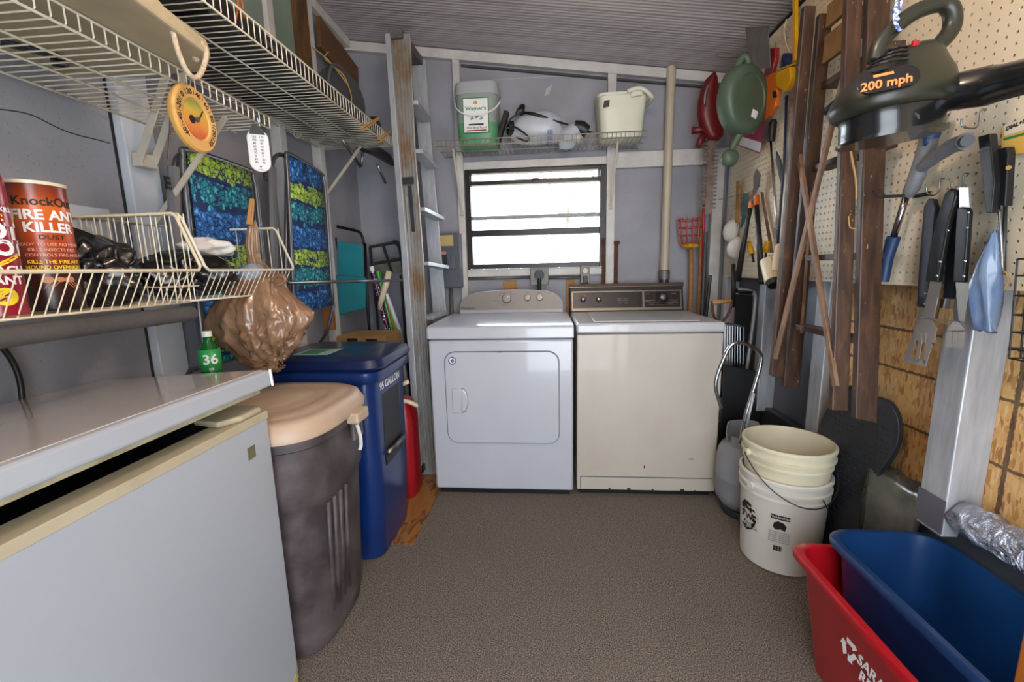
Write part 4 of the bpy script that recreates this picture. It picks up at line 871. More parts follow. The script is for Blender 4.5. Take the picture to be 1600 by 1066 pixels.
# ---- black contoured rubber mat leaning on the studs
m, t = mk('rubber_mat'); t.b.inputs['Roughness'].default_value = .5
t.l(t.ramp(t.noise(t.co(), 5, 5), [(.35, '2A2C33'), (.7, '1C1D20')]), t.b.inputs['Base Color'])
mt = thing('rubber_floor_mat', 'dark contoured rubber mat with a raised tread leaning under the stepladder', 'mat', (1.06, 1.58, 0))
n_ = Vector((-1, 0, .16)).normalized(); n_ = Vector((-1, -.06, -.05)).normalized(); p0 = Vector((1.138, 1.6, .6))
outl = [(1318, 603), (1333, 604), (1352, 617), (1375, 622), (1392, 630), (1403, 648), (1407, 672), (1403, 698), (1390, 722), (1374, 745), (1368, 775), (1366, 815), (1362, 850), (1300, 870), (1288, 820), (1290, 770), (1288, 735), (1279, 700), (1282, 665), (1294, 635)]
ol = [atp(x, y, p0, n_) for x, y in outl]; ol = smooth_path(ol + [ol[0]], 4)[:-1]
nn = len(ol); MB().add(ol + [p - n_ * .01 for p in ol], [tuple(range(nn)), tuple(range(nn, 2 * nn))[::-1]] + [(i, (i + 1) % nn, nn + (i + 1) % nn, nn + i) for i in range(nn)]).build('sheet', 'rubber_mat', mt)
MB().tube([p + n_ * .001 + (atp(1345, 700, p0, n_) - p).normalized() * .006 for p in ol], .004, 6, closed=True).build('rim', 'rubber_mat', mt, smooth=True)
U = n_.cross(Vector((0, 0, 1))).normalized(); V = U.cross(n_).normalized(); b = MB(); cc = atp(1345, 700, p0, n_)
def inside(px, py):
    c = False; j = len(outl) - 1
    for i in range(len(outl)):
        xi, yi = outl[i]; xj, yj = outl[j]
        if (yi > py) != (yj > py) and px < (xj - xi) * (py - yi) / (yj - yi) + xi: c = not c
        j = i
    return c
def proj(p):
    q = AX.transposed() @ (Vector(p) - Vector((0, 0, CAMH))); return 800 + FPX * q[0] / q[2], 533 + FPX * q[1] / q[2]
for i in range(-12, 13):
    for j in range(-22, 12):
        c = cc + U * (i * .022) + V * (j * .022); q = proj(c)
        if not all(inside(q[0] + a, q[1] + e) for a, e in ((-7, 0), (7, 0), (0, 7), (0, -7))): continue
        d = (U + V * .35) if (i + j) % 2 else (V - U * .35); b.tube([c + n_ * .001 - d.normalized() * .0075, c + n_ * .001 + d.normalized() * .0075], .0022, 4)
b.build('tread_pattern', 'rubber_mat', mt)

# ---- foil, plastic sheet
m, t = mk('silver_foil'); t.b.inputs['Roughness'].default_value = .22; t.b.inputs['Metallic'].default_value = .85; t.b.inputs['Base Color'].default_value = lin('B4B8C4')
t.bump(t.noise(t.co(), 26, 5, .6, 1.5), 1, .03)
random.seed(3); rings = []
for k in range(22):
    s_ = k / 21; c = Vector((1.142 + .006 * math.sin(s_ * 9), 1.19 - s_ * .75 if s_ > 9 else 1.195 - s_ * .7, .522)); r = .042 + .008 * random.random()
    rings.append([c + Vector((math.cos(a) * r * .9, 0, math.sin(a) * r)) * (1 + random.uniform(-.14, .14)) for a in (2 * math.pi * j / 12 for j in range(12))])
tag(MB().loft(rings).build('foil_roll', 'silver_foil', smooth=True), 'crumpled silver foil insulation roll lying along the sill at the right edge', 'foil roll')
M('grey_film', '4A4944', .2, .3, var='6A6860', vs=9, coat=.4, bump=.6, bs=20)
rings = []
for k in range(10):
    s_ = k / 9; y_ = 1.545 - s_ * .235
    rings.append([Vector((1.145 + dx_ + random.uniform(-.006, .006), y_, z_ + random.uniform(-.01, .01))) for dx_, z_ in ((0, .01), (-.012, .2), (-.01, .38), (.0, .48), (.022, .535), (.03, .49), (.012, .46))])
tag(MB().loft(rings, cap=False).build('plastic_sheet', 'grey_film', smooth=True, solid=.002), 'grey crumpled plastic sheet draped over the sill behind the blue bin', 'sheet')
M('duct_tape', '5B5860', .4)
tag(MB().box((1.103, 1.203, .46), (1.1055, 1.292, .56)).build('tape_patch', 'duct_tape'), 'strip of grey tape around the foot of the nearest metal stud', 'tape')

# ---- recycling bins
M('bin_red', 'B0101E', .3, coat=.3, var='A00C18'); M('bin_blue', '0F3666', .35, coat=.2, var='0C2C56')
def bin_(name, label, x0, x1, y0, y1, z0, z1, tap, m, r=.05, lip=.014, bead=True):
    t_ = thing(name, label, 'bin', ((x0 + x1) / 2, (y0 + y1) / 2, z0))
    def rr(i, z, rad=None): 
        return [Vector((p[0], p[1], z)) for p in rrect(x0 + i, y0 + i, x1 - i, y1 - i, max(rad or r, .01), 6)]
    MB().loft([rr(tap + lip, z0), rr(lip + .008, z1 - .03), rr(lip, z1 - .028), rr(lip - .002, z1 - .006), rr(lip, z1), rr(lip + .006, z1), rr(lip + .010, z1 - .03), rr(tap + lip + .006, z0 + .008)]).build('tub', m, t_, smooth=40)
    MB().loft([rr(lip, z1 - .024), rr(0, z1 - .022), rr(-.002, z1 - .006), rr(.003, z1 + .001), rr(lip + .004, z1 + .001), rr(lip + .004, z1 - .004), rr(.006, z1 - .007), rr(.008, z1 - .02)], cap=False, close=True).build('rim', m, t_, smooth=50)
    return t_
rb = bin_('recycling_bin', 'red recycling bin with white lettering on the floor at the right', .745, 1.150, .62, 1.295, 0, .36, .045, 'bin_red')
bb = bin_('storage_tote', 'dark blue open tote set inside the red recycling bin', .825, 1.145, .64, 1.275, .03, .425, .035, 'bin_blue', r=.07, lip=.012)
MB().box((.93, 1.252, .34), (1.06, 1.259, .352)).build('grip_pocket', 'bin_blue', bb, bevel=.002)
FL = Pl((.7735, 1.01, .222), (0, -1, 0), (.12, 0, 1))
text('bin_lettering', 'SARASOTA', .036, FL @ Matrix.Translation((.004, .018, .0022)), 'white_ink', rb, bold=.015, align='LEFT'); text('bin_lettering', 'RECYCLES', .036, FL @ Matrix.Translation((.02, -.014, .0022)), 'white_ink', rb, bold=.015, align='LEFT')
M('dark_cloth', '1E1D1D', .95, var='121212', vs=8, bump=.5, bs=40)
rings = []
random.seed(5)
for k in range(12):
    s_ = k / 11; rings.append([Vector((.885 + .22 * j / 9, .68 + s_ * .46, .05 + (.0 if k in (0, 11) or j in (0, 9) else .055 + .035 * math.sin(j * 1.7 + k * .9) + random.uniform(-.008, .008)))) for j in range(10)])
b = MB(); vs = [p for r in rings for p in r]; b.add(vs, [(i * 10 + j, i * 10 + j + 1, (i + 1) * 10 + j + 1, (i + 1) * 10 + j) for i in range(11) for j in range(9)])
tag(b.build('cloth_bundle', 'dark_cloth', smooth=True, solid=.01, sub=1), 'dark crumpled cloth lying in the bottom of the blue tote', 'cloth')
# ---- recycling arrows emblem: three bent arrows
b = MB()
for k in range(3):
    R3 = Matrix.Translation((0, 0, 0)) @ Matrix.Rotation(R_(120 * k), 4, 'Z')
    b.prism([(-.012, .012), (.010, .012), (.010, .006), (.022, .018), (.010, .030), (.010, .024), (-.016, .024)], .001, FL @ Matrix.Translation((-.025, .012, .0022)) @ R3)
b.build('recycling_arrows', 'white_ink', rb)
# ---- wooden post at the lower right corner
p = aty(1583, 1060, .52); M('door_wood', 'A35A18', .45, var='8A4A14', vs=8, stretch=(3, 3, .4))
tag(MB().box((p.x, .44, 0), (p.x + .045, .52, .78)).build('wooden_post', 'door_wood', bevel=.003), 'orange-brown wooden post edge showing in the lower right corner before the blue tote', 'post')

# ================================================================ BACK WALL FITTINGS
M('panel_grey', '54575E', .45, .3, var='4A4D54', vs=5); M('yellow_label', 'B8A266', .6, var='A8905A'); M('outlet_metal', '77736C', .5, .4, var='625E58', vs=30)
YW = YB - .036
def wbox(px0, py0, px1, py1, y, d=.03):
    a = aty(px0, py1, y); c = aty(px1, py0, y); return (a.x, y, a.z), (c.x, y + d, c.z)
ep = thing('breaker_panel', 'grey electrical breaker panel on the back wall, left of the window', 'breaker panel', (-.66, 2.85, 1.3))
MB().box((-.722, 2.84, 1.115), (-.568, YB - .001, 1.47)).build('enclosure', 'panel_grey', ep, bevel=.003)
MB().box((-.72, 2.8385, 1.388), (-.61, 2.84, 1.457)).build('label', 'yellow_label', ep)
MB().box((-.712, 2.834, 1.235), (-.594, 2.839, 1.368)).build('door', 'panel_grey', ep, bevel=.002)
MB().box((-.70, 2.828, 1.25), (-.655, 2.834, 1.33)).build('breaker', 'black_plastic', ep, bevel=.002)
for k in range(3): MB().box((-.645 + k * .015, 2.829, 1.25), (-.635 + k * .015, 2.834, 1.32)).build('breaker', 'steel', ep)
MB().box((-.70, 2.8325, 1.335), (-.66, 2.834, 1.352)).build('warning_strip', M('pink_label', 'C07A70', .6), ep)
cdt = thing('electrical_conduit', 'thin grey metal conduit running under the window', 'conduit', (0, YB - .045, 1.17))
b = MB(); zc = 1.172
b.tube([(-.57, 2.93, zc), (-.115, 2.93, zc)], .010, 8).tube([(.01, 2.93, zc - .008), (.215, 2.93, zc - .008)], .010, 8); b.build('pipe', 'outlet_metal', cdt, smooth=True)
MB().tube([(-.655, 2.90, 1.115), (-.655, 2.90, .15)], .013, 8).build('riser', 'outlet_metal', cdt, smooth=True)
for nm, lab, x0, x1, z0, z1 in (('power_outlet', 'square grey outlet box with a fat black dryer plug under the window', -.113, .008, 1.12, 1.235), ('power_outlet', 'narrow grey duplex outlet with a small black plug at the window corner', .218, .28, 1.125, 1.24)):
    q = thing(nm, lab, 'outlet', ((x0 + x1) / 2, 2.9, z0)); MB().box((x0, 2.895, z0), (x1, YB - .001 if x0 < 0 else YB - .001, z1)).build('box', 'outlet_metal', q, bevel=.003)
    cx = (x0 + x1) / 2
    if x0 < 0:
        MB().tube([(cx, 2.894, 1.185), (cx, 2.885, 1.185)], .034, 20).build('socket', 'dark_grey', q)
        pg = MB().tube([(cx, 2.885, 1.182), (cx, 2.85, 1.18)], .028, 16).tube([(cx, 2.858, 1.165), (cx, 2.855, 1.10), (cx, 2.88, 1.02), (cx, 2.91, .8)], .012, 8).build('plug', 'black_plastic', q, smooth=50)
    else:
        MB().tube([(cx, 2.894, 1.207), (cx, 2.888, 1.207)], .016, 14).build('socket', 'wire_warm', q)
        for dx_ in (-.006, .006): MB().box((cx + dx_ - .0015, 2.8868, 1.202), (cx + dx_ + .0015, 2.8882, 1.214)).build('slot', 'black_plastic', q)
        MB().box((cx - .013, 2.872, 1.128), (cx + .013, 2.894, 1.172)).build('plug', 'black_plastic', q, bevel=.003)
tag(MB().box((-.30, 2.93, 1.06), (-.205, YB - .001, 1.15)).build('wood_block', 'wood_raw', bevel=.002), 'small brown wood block on the wall above the dryer panel', 'wood block')
tag(MB().box((.125, 2.93, .5), (.185, YB - .001, 1.15)).build('wood_batten', 'wood_raw', bevel=.002), 'vertical brown wood batten on the wall between the dryer and the washer', 'batten')
for lab, px0, px1, py0 in (('rusty flat bar fixed to the right side of the window frame', 941, 945, 372), ('rusty capped bar standing on the wall right of the window', 960, 965, 378)):
    a = aty(px0, py0, 2.91); c = aty(px1, 448, 2.91); q = thing('rusty_bar', lab, 'bar', (a.x, 2.91, c.z))
    MB().box((a.x, 2.905, c.z), (c.x, 2.912, a.z)).build('bar', 'rust', q)
    if px0 > 950: MB().box((a.x - .004, 2.90, a.z - .015), (c.x + .008, 2.912, a.z + .004)).build('cap', 'rust', q)

# ---- wire shelf builder: deck wires along x, rails along y, upturned lip
def wire_shelf(name, label, ub, uf, v0, v1, z, lip, m, along='y', r=.0018, rr=.003, step=.0254, mids=(.5,)):
    """ub/uf: wall side and front side coordinate, v0..v1 the run"""
    P = (lambda u, v, z_: Vector((u, v, z_))) if along == 'y' else (lambda u, v, z_: Vector((v, u, z_)))
    t_ = thing(name, label, 'wire shelf', P(ub, (v0 + v1) / 2, z))
    b = MB(); n = int((v1 - v0) / step); sg = 1 if uf > ub else -1
    for i in range(n + 1):
        v = v0 + i * step; b.tube([P(ub, v, z), P(uf - sg * .003, v, z), P(uf, v, z + .004), P(uf, v, z + lip)], r, 4)
    b.build('deck_wires', m, t_)
    b = MB()
    for u, zz in [(ub, z - .004), (uf, z - .003), (uf, z + lip)] + [(ub + (uf - ub) * k, z - .005) for k in mids]: b.tube([P(u, v0, zz), P(u, v1, zz)], rr, 6)
    b.build('rails', m, t_, smooth=True); return t_
M('wire_aged', 'A49C8C', .45, var='8A7F6C', vs=30)
bs = wire_shelf('wire_shelf', 'narrow aged wire shelf above the window carrying the bird seed tub', 2.935, 2.69, -.66, .58, 1.965, .03, 'wire_aged', 'x')
M('bracket_cream', 'B8B0A0', .45, var='A39B8A')
for lab, x, px, py in (('thin diagonal shelf bracket left of the window', -.56, 722, 332), ('thin diagonal shelf bracket right of the window', .42, 954, 322)):
    q = thing('shelf_bracket', lab, 'bracket', (x, 2.9, 1.6), group=None); e = aty(px, py, 2.905)
    MB().beam((x, 2.72, 1.955), (e.x, 2.905, e.z), .013, .006, (0, 1, 0)).build('strut', 'bracket_cream', q, bevel=.001)
    MB().box((e.x - .012, 2.9, e.z - .02), (e.x + .012, 2.913, e.z + .015)).build('foot', 'bracket_cream', q, bevel=.002)

# ---- things on the back shelf
SZ = 1.972
sb = thing('bird_seed_tub', 'square translucent tub of bird seed with a green bordered label and white handle', 'tub', (-.42, 2.8, SZ))
M('tub_clear', '8F9894', .35, var='7F8884'); M('tub_green', '5C9A70', .4, var='4C8A62'); M('lid_grey', 'A3A6AA', .4)
cx, cy = -.41, 2.805
sqr = (1, .85, 4)
MB().lathe([(.112, 0), (.118, .01), (.124, .13)], (cx, cy, SZ), 32, sq=sqr).build('seed_fill', 'tub_green', sb, smooth=40)
MB().lathe([(.124, .13), (.130, .30)], (cx, cy, SZ), 32, sq=sqr).build('body', 'tub_clear', sb, smooth=40)
MB().lathe([(.134, .30), (.136, .335), (.130, .372), (.110, .378), (.001, .378)], (cx, cy, SZ), 32, sq=sqr).build('lid', 'lid_grey', sb, smooth=40)
fy = cy - .1085
def sbf(y): return Matrix(((1, 0, 0, cx), (0, -.03, -1, y), (0, 1, -.03, SZ), (0, 0, 0, 1)))
Lb = sbf(fy)
MB().box((-.078, .062, 0), (.078, .272, .001), Lb).build('label_border', 'green_ink', sb)
lb = MB().box((-.072, .068, .001), (.072, .266, .0018), Lb).build('label', 'white_ink', sb)
def LT(x, y): return Lb @ Matrix.Translation((x, y, .002))
text('brand_lettering', "Wagner's", .032, LT(0, .208), 'green_ink', sb, bold=.02); text('label_lettering', 'Wild Bird Food', .019, LT(0, .094), 'black_ink', sb)
MB().box((-.045, .108, .0018), (.045, .118, .0024), Lb).build('label_band', 'black_ink', lb); MB().box((-.06, .074, .0018), (.06, .081, .0024), Lb).build('label_stripe', 'red_plastic', lb)
M('bird_print', '7C8C90', .6)
for x, y in ((-.025, .150), (.005, .158), (.03, .148)): MB().prism([(x - .014, y - .006), (x, y - .01), (x + .013, y), (x + .005, y + .012), (x - .003, y + .004)], .0006, Lb @ Matrix.Translation((0, 0, .0018))).build('bird_picture', 'bird_print', lb)
MB().prism([(-.012, .232), (.012, .232), (.009, .25), (0, .257), (-.009, .25)], .0006, Lb @ Matrix.Translation((0, 0, .0018))).build('sun_picture', 'yellow_plastic', lb)
P = [Vector((cx + .138 * math.cos(R_(a)), cy - .02 + .115 * math.sin(R_(a)), SZ + .27 - .13 * math.sin(math.pi * (a - 180) / 180) + .02)) for a in range(180, 361, 12)]
MB().tube(P, .005, 8).build('handle', 'white_ink', sb, smooth=True)
sb.scale = (1, 1, .92)
M('jug_white', 'B8BCC4', .35, var='A4A8B2')
sy = thing('pump_sprayer', 'white pump sprayer lying on its side with a black pump handle, hose and wand', 'sprayer', (-.05, 2.8, SZ))
MB().loft([[Vector((x, 2.80 + math.cos(a) * r * .8, SZ + .098 + zo + math.sin(a) * r)) for a in (2 * math.pi * k / 20 for k in range(20))] for x, r, zo in ((-.21, .035, -.02), (-.19, .06, -.015), (-.15, .082, -.008), (-.08, .095, 0), (.02, .094, 0), (.08, .08, -.01), (.10, .04, -.02))]).build('tank', 'jug_white', sy, smooth=True)
M('print_blue', '6E7CA8', .5)
for k in range(3): MB().tube([Vector((.012 + k * .012, 2.80 + math.cos(a) * .0765, SZ + .098 + math.sin(a) * .0955)) for a in (R_(200 + 100 * j / 10) for j in range(11))], .003, 4).build('print_stripe', 'print_blue', sy)
MB().beam((-.30, 2.79, SZ + .012), (-.235, 2.80, SZ + .20), .05, .03, (1, 0, 0)).build('pump_handle', 'black_plastic', sy, bevel=.006)
MB().tube([(-.23, 2.77, SZ + .10), (-.20, 2.78, SZ + .10)], .04, 14).tube([(-.16, 2.78, SZ + .19), (-.13, 2.78, SZ + .20)], .025, 12).build('pump_cap', 'black_plastic', sy, smooth=50)
MB().tube(smooth_path([aty(806, 178, 2.75), aty(812, 166, 2.75), aty(819, 165, 2.74), aty(816, 175, 2.72), aty(800, 184, 2.71), aty(790, 200, 2.71), aty(802, 198, 2.71), aty(815, 205, 2.7), aty(826, 215, 2.7), aty(823, 221, 2.7), aty(806, 214, 2.71)]), .0055, 8).build('hose', 'black_plastic', sy, smooth=True)
MB().tube([aty(820, 176, 2.75), aty(832, 178, 2.74), aty(850, 184, 2.74), aty(862, 188, 2.74), aty(888, 195, 2.74)], [.007, .011, .013, .009, .004], 8).build('wand', 'black_plastic', sy, smooth=True)
fg = thing('foggy_nozzle_bottle', 'white bottle wrapped in clear film with a black nozzle, beside the pump sprayer', 'bottle', (.2, 2.8, SZ))
MB().loft([[aty(px, py, 2.79) + Vector((0, math.cos(a) * r, math.sin(a) * r)) for a in (2 * math.pi * k / 16 for k in range(16))] for px, py, r in ((874, 219, .05), (885, 216, .066), (896, 212, .07), (904, 207, .055), (909, 204, .04))]).build('bottle', 'jug_white', fg, smooth=True)
MB().lathe([(.05, 0), (.062, .02), (.05, .05), (.02, .055)], (.165, 2.79, SZ), 16).build('wrapping', 'mask_white', fg, smooth=True)
MB().tube([aty(897, 198, 2.77), aty(909, 201, 2.77), aty(918, 206, 2.77)], [.036, .044, .034], 12).build('nozzle', 'black_plastic', fg, smooth=50)
MB().tube([aty(918, 206, 2.77), aty(941, 210, 2.77)], .006, 8).build('stem', 'black_plastic', fg, smooth=True)
cp_ = thing('cream_pail', 'rectangular cream plastic pail with a folded handle at the right end of the shelf', 'pail', (.42, 2.8, SZ))
px0, px1 = aty(937, 200, 2.7).x, aty(1008, 200, 2.7).x; cxp = (px0 + px1) / 2
M('pail_cream', 'CFCEBC', .4, var='C4C3AE')
MB().lathe([(.116, .0), (.121, .01), (.140, .22), (.146, .222), (.147, .235), (.139, .236), (.136, .23), (.112, .02), (.001, .018)], (cxp, 2.80, SZ), 40, sq=(1, .82, 6)).build('body', 'pail_cream', cp_, smooth=40)
MB().beam((cxp + .04, 2.675, SZ + .223), (cxp + .10, 2.672, SZ + .23), .045, .012, (0, 1, 0)).tube(smooth_path([(cxp + .02, 2.67, SZ + .23), (cxp + .09, 2.665, SZ + .24), (cxp + .155, 2.68, SZ + .20), (cxp + .16, 2.76, SZ + .195), (cxp + .15, 2.85, SZ + .21)]), .012, 8).build('handle', 'pail_cream', cp_, smooth=50)
MB().prism([(-.02, -.02), (.015, -.015), (.018, .02), (-.012, .018)], .001, Pl((px0 + .035, 2.6815, SZ + .175), (1, 0, 0), (0, 0, 1))).build('sticker', 'console_brown', cp_)
M('rust_orange', 'A8581C', .7, var='8A4414', vs=12)
MB().sphere((cxp - .075, 2.87, SZ + .25), .055, 12, sc=(1, .7, .8)).build('body', 'rust_orange', thing('orange_sponge', 'rusty orange sponge showing behind the cream pail', 'sponge', (cxp - .075, 2.87, SZ + .20)), smooth=True)
M('tape_white', 'B4B0AC', .8)
tag(MB().prism([(-.022, -.03), (-.01, .012), (.03, .038), (.018, .005), (.0, -.026)], .001, Pl(aty(856, 142, YB - .002), (1, 0, 0), (0, 0, 1))).build('torn_tape', 'tape_white'), 'torn scrap of white tape stuck high on the back wall', 'tape')

# ================================================================ LEFT SIDE
# ---- panel, post and board above the top shelf
struct(MB().box((XL + .001, .3, 2.02), (XL + .03, 2.26, 2.66)).build('trim_20', 'green_panel', bevel=.002))
M('rough_beam', '6B4A22', .75, var='3A2412', vs=9, stretch=(2, 2, .8), bump=.6, bs=40)
struct(MB().box((XL + .001, 2.262, 2.0), (XL + .055, 2.375, 2.64)).build('trim_21', 'rough_beam', bevel=.004))
M('board_brown', '6A4828', .6, var='4A3018', vs=8, stretch=(3, .6, 3))
a, c = atx(497, 22, -1.19), atx(552, 122, -1.19)
b = MB().beam((-1.20, 2.44, 2.50), (-1.20, 2.90, 2.44), .022, .16, (0, 0, 1)); tag(b.build('wooden_board', 'board_brown', bevel=.003), 'dark brown board fixed under the ceiling edge behind the top shelf', 'board')
# ---- wire shelves on the left wall
us = wire_shelf('wire_shelf', 'long upper white wire shelf on the left wall holding dark cases', -1.225, -.842, .55, 2.44, 1.905, .052, 'wire_white', 'y', mids=(.38, .68), r=.0017, step=.0265)
ls = wire_shelf('wire_shelf', 'shorter lower white wire shelf on the left wall carrying the beige board', -1.24, -.905, .25, 1.455, 1.705, .034, 'wire_white', 'y', mids=(.36, .62), r=.0019, step=.0254)
def beam_thing(name, label, p0, p1, w, t_, m, up=(0, 1, 0), cat='bracket'):
    return tag(MB().beam(p0, p1, w, t_, up).build(name, m, bevel=.0015), label, cat)
br_ = thing('shelf_bracket', 'double-armed white shelf bracket on the nearest left stud', 'bracket', (-1.2, 1.2, 1.6))
for dy in (0, .05): MB().beam((-1.215, 1.265 + dy, 1.575), (-.985, 1.22 + dy, 1.90), .004, .022, (1, 0, 0)).build('arm', 'bracket_cream', br_, bevel=.001); 
MB().box((-1.235, 1.262, 1.56), (-1.205, 1.32, 1.60)).build('foot', 'bracket_cream', br_, bevel=.003)
beam_thing('shelf_bracket', 'white diagonal brace under the lower wire shelf in front of the patterned chair', (-.955, 1.31, 1.70), (-1.235, 1.31, 1.40), .016, .008, 'bracket_cream')
beam_thing('shelf_bracket', 'white diagonal brace at the far end of the upper wire shelf', (-.99, 2.38, 1.90), (-1.235, 2.38, 1.625), .014, .008, 'bracket_cream')
M('case_black', '18181B', .5, var='101013', vs=5)
for k, (y0, y1, h, lab) in enumerate(((.62, 1.18, .09, 'black case on the top left shelf, nearest of the row'), (1.2, 1.72, .075, 'black case on the top left shelf, in the middle of the row'), (1.74, 2.15, .085, 'black case on the top left shelf, next to the dark tub'), (2.17, 2.42, .035, 'flat black case lying under the dark round tub on the top shelf'))):
    q = thing('black_case', lab, 'case', (-1.03, (y0 + y1) / 2, 1.91)); MB().box((-1.2, y0, 1.9085), (-.875, y1, 1.9085 + h)).build('shell', 'case_black', q, bevel=.012)
    MB().box((-.874, (y0 + y1) / 2 - .05, 1.94), (-.868, (y0 + y1) / 2 + .05, 1.955)).build('handle', 'dark_grey', q, bevel=.002)
tu = thing('round_tub', 'dark grey round tub standing on edge at the far end of the top shelf', 'tub', (-1.03, 2.28, 1.91))
MB().tube([(-1.10, 2.30, 2.092), (-1.02, 2.26, 2.092)], [.10, .145], 24).build('tub', 'dark_grey', tu, smooth=50)
MB().tube([Vector((-1.015, 2.26, 2.092)) + Vector((0, math.cos(a), math.sin(a))) * .145 for a in (2 * math.pi * k / 24 for k in range(24))], .008, 6, closed=True).build('rim', 'panel_grey', tu, smooth=True)
MB().tube(smooth_path([(-1.09, 2.3, 2.33), (-1.07, 2.22, 2.26), (-1.0, 2.25, 2.20), (-.99, 2.30, 2.13), (-.985, 2.29, 2.08), (-.99, 2.33, 2.02)]), .0035, 6).tube(smooth_path([(-1.07, 2.1, 2.26), (-1.04, 2.2, 2.24), (-.99, 2.28, 2.16)]), .0035, 6).build('tie_string', 'jute', tu, smooth=True)
tt = thing('tape_roll', 'black roll lying on the top shelf lip behind the clothespins', 'roll', (-.98, 2.38, 1.91)); MB().tube([(-.93, 2.38, 1.994), (-.89, 2.38, 1.994)], .048, 20).build('roll', 'black_plastic', tt, smooth=50)
M('pin_wood', 'B98848', .6)
def pin(label, p0, p1, up, grp=None):
    q = thing('clothespin', label, 'clothespin', p0, group=grp); d = Vector(up).normalized() * .0045
    for s_ in (-1, 1): MB().beam(Vector(p0) + d * s_ * 1.6, Vector(p1) + d * s_ * .8, .010, .006, up).build('jaw', 'pin_wood', q, bevel=.001)
    MB().tube([Vector(p0).lerp(Vector(p1), .5) - d * 1.6, Vector(p0).lerp(Vector(p1), .5) + d * 1.6], .004, 8).build('spring', 'steel', q)
pin('wooden clothespin clipped across the top shelf lip, nearer the middle', atx(566, 201, -.84), atx(591, 185, -.84), (0, 0, 1))
pin('wooden clothespin clipped at the far end of the top shelf lip', atx(592, 220, -.84), atx(611, 204, -.84), (0, 0, 1))
pin('wooden clothespin hanging under the upper shelf, seen edge on', atx(531, 168, -.90), atx(529, 180, -.90), (1, 0, 0))
rr_ = thing('dried_twig', 'dried orange-brown twig caught in the near end of the upper shelf lip', 'twig', atx(370, 20, -.85))
b = MB()
for a_, c_ in (((372, -6), (370, 22)), ((370, 22), (366, 40)), ((372, 14), (382, 28)), ((376, -4), (380, 16))): b.tube([atx(*a_, -.852), atx(*c_, -.852)], .003, 5)
b.build('stems', 'rust_orange', rr_)
# clamps under the top shelf
ck = thing('bar_clamp', 'pair-jawed steel clamp hanging under the far end of the upper shelf', 'clamp', atx(570, 240, -1.0))
MB().tube([atx(535, 218, -1.05), atx(550, 240, -1.05), atx(563, 260, -1.05)], .009, 8).build('jaw', 'steel', ck, smooth=True)
MB().tube([atx(568, 226, -1.03), atx(566, 245, -1.04), atx(564, 260, -1.05)], .008, 8).build('bar', 'steel', ck, smooth=True); MB().tube([atx(590, 258, -1.0), atx(602, 286, -1.0)], .009, 8).build('jaw', 'steel', ck, smooth=True)
MB().tube([atx(560, 228, -1.02), atx(580, 232, -1.02), atx(604, 246, -1.02), atx(613, 255, -1.02)], [.02, .035, .03, .018], 12).build('screw_head', 'dark_steel', ck, smooth=True)
hk_ = smooth_path([atx(459, 184, -1.2), atx(459, 208, -1.2), atx(463, 215, -1.19), atx(470, 213, -1.18), atx(472, 206, -1.18)]); tag(MB().tube(hk_, .004, 6).build('shelf_hook', 'bracket_cream', smooth=True), 'empty white J hook hanging from the back of the upper shelf', 'hook')

# ---- beige slab on the lower shelf with its rope
m, t = mk('slab_beige'); t.b.inputs['Roughness'].default_value = .6; t.l(t.ramp(t.noise(t.co(), 5, 5), [(.35, 'AFA284'), (.7, '94866A')]), t.b.inputs['Base Color'])
sl = thing('beige_slab', 'long beige board with a rope handle lying on the lower wire shelf', 'board', (-1.05, .7, 1.71))
SB = (-1.215, .2, 1.7075); MB().prism([(-1.22, .15), (-.76, .15), (-.765, .85), (-.79, 1.05), (-.805, 1.075), (-.86, 1.125), (-1.06, 1.14), (-1.22, 1.10)], .034, Matrix.Translation((0, 0, 1.743))).build('slab', 'slab_beige', sl, bevel=.006)
M('rope_cream', 'C9B8A0', .9, var='A8967C', vs=150, bump=.6, bs=200)
MB().tube(smooth_path([atx(px, py, -.79) for px, py in ((236, -6), (258, 20), (270, 50), (278, 80), (290, 108), (302, 121), (312, 117), (320, 98), (322, 78), (313, 66))], 5), .0055, 8).build('rope', 'rope_cream', sl, smooth=True)
MB().sphere(atx(306, 92, -.83), .008, 10).build('knot', 'rope_cream', sl, smooth=True)
MB().beam((-1.17, .93, 1.738), (-1.12, 1.0, 1.738), .03, .006, (0, 0, 1)).build('caster_plate', 'black_plastic', sl, bevel=.002)
MB().tube([(-1.14, 1.0, 1.728), (-1.12, 1.02, 1.728)], .009, 16).build('caster_wheel', 'black_plastic', sl, smooth=50)
ch = thing('hook_chain', 'thin dark chain hanging beside the double shelf bracket', 'chain', atx(268, 160, -1.12)); MB().tube([atx(270, 130, -1.12), atx(266, 200, -1.12), atx(263, 248, -1.12)], .003, 5).build('links', 'dark_steel', ch)
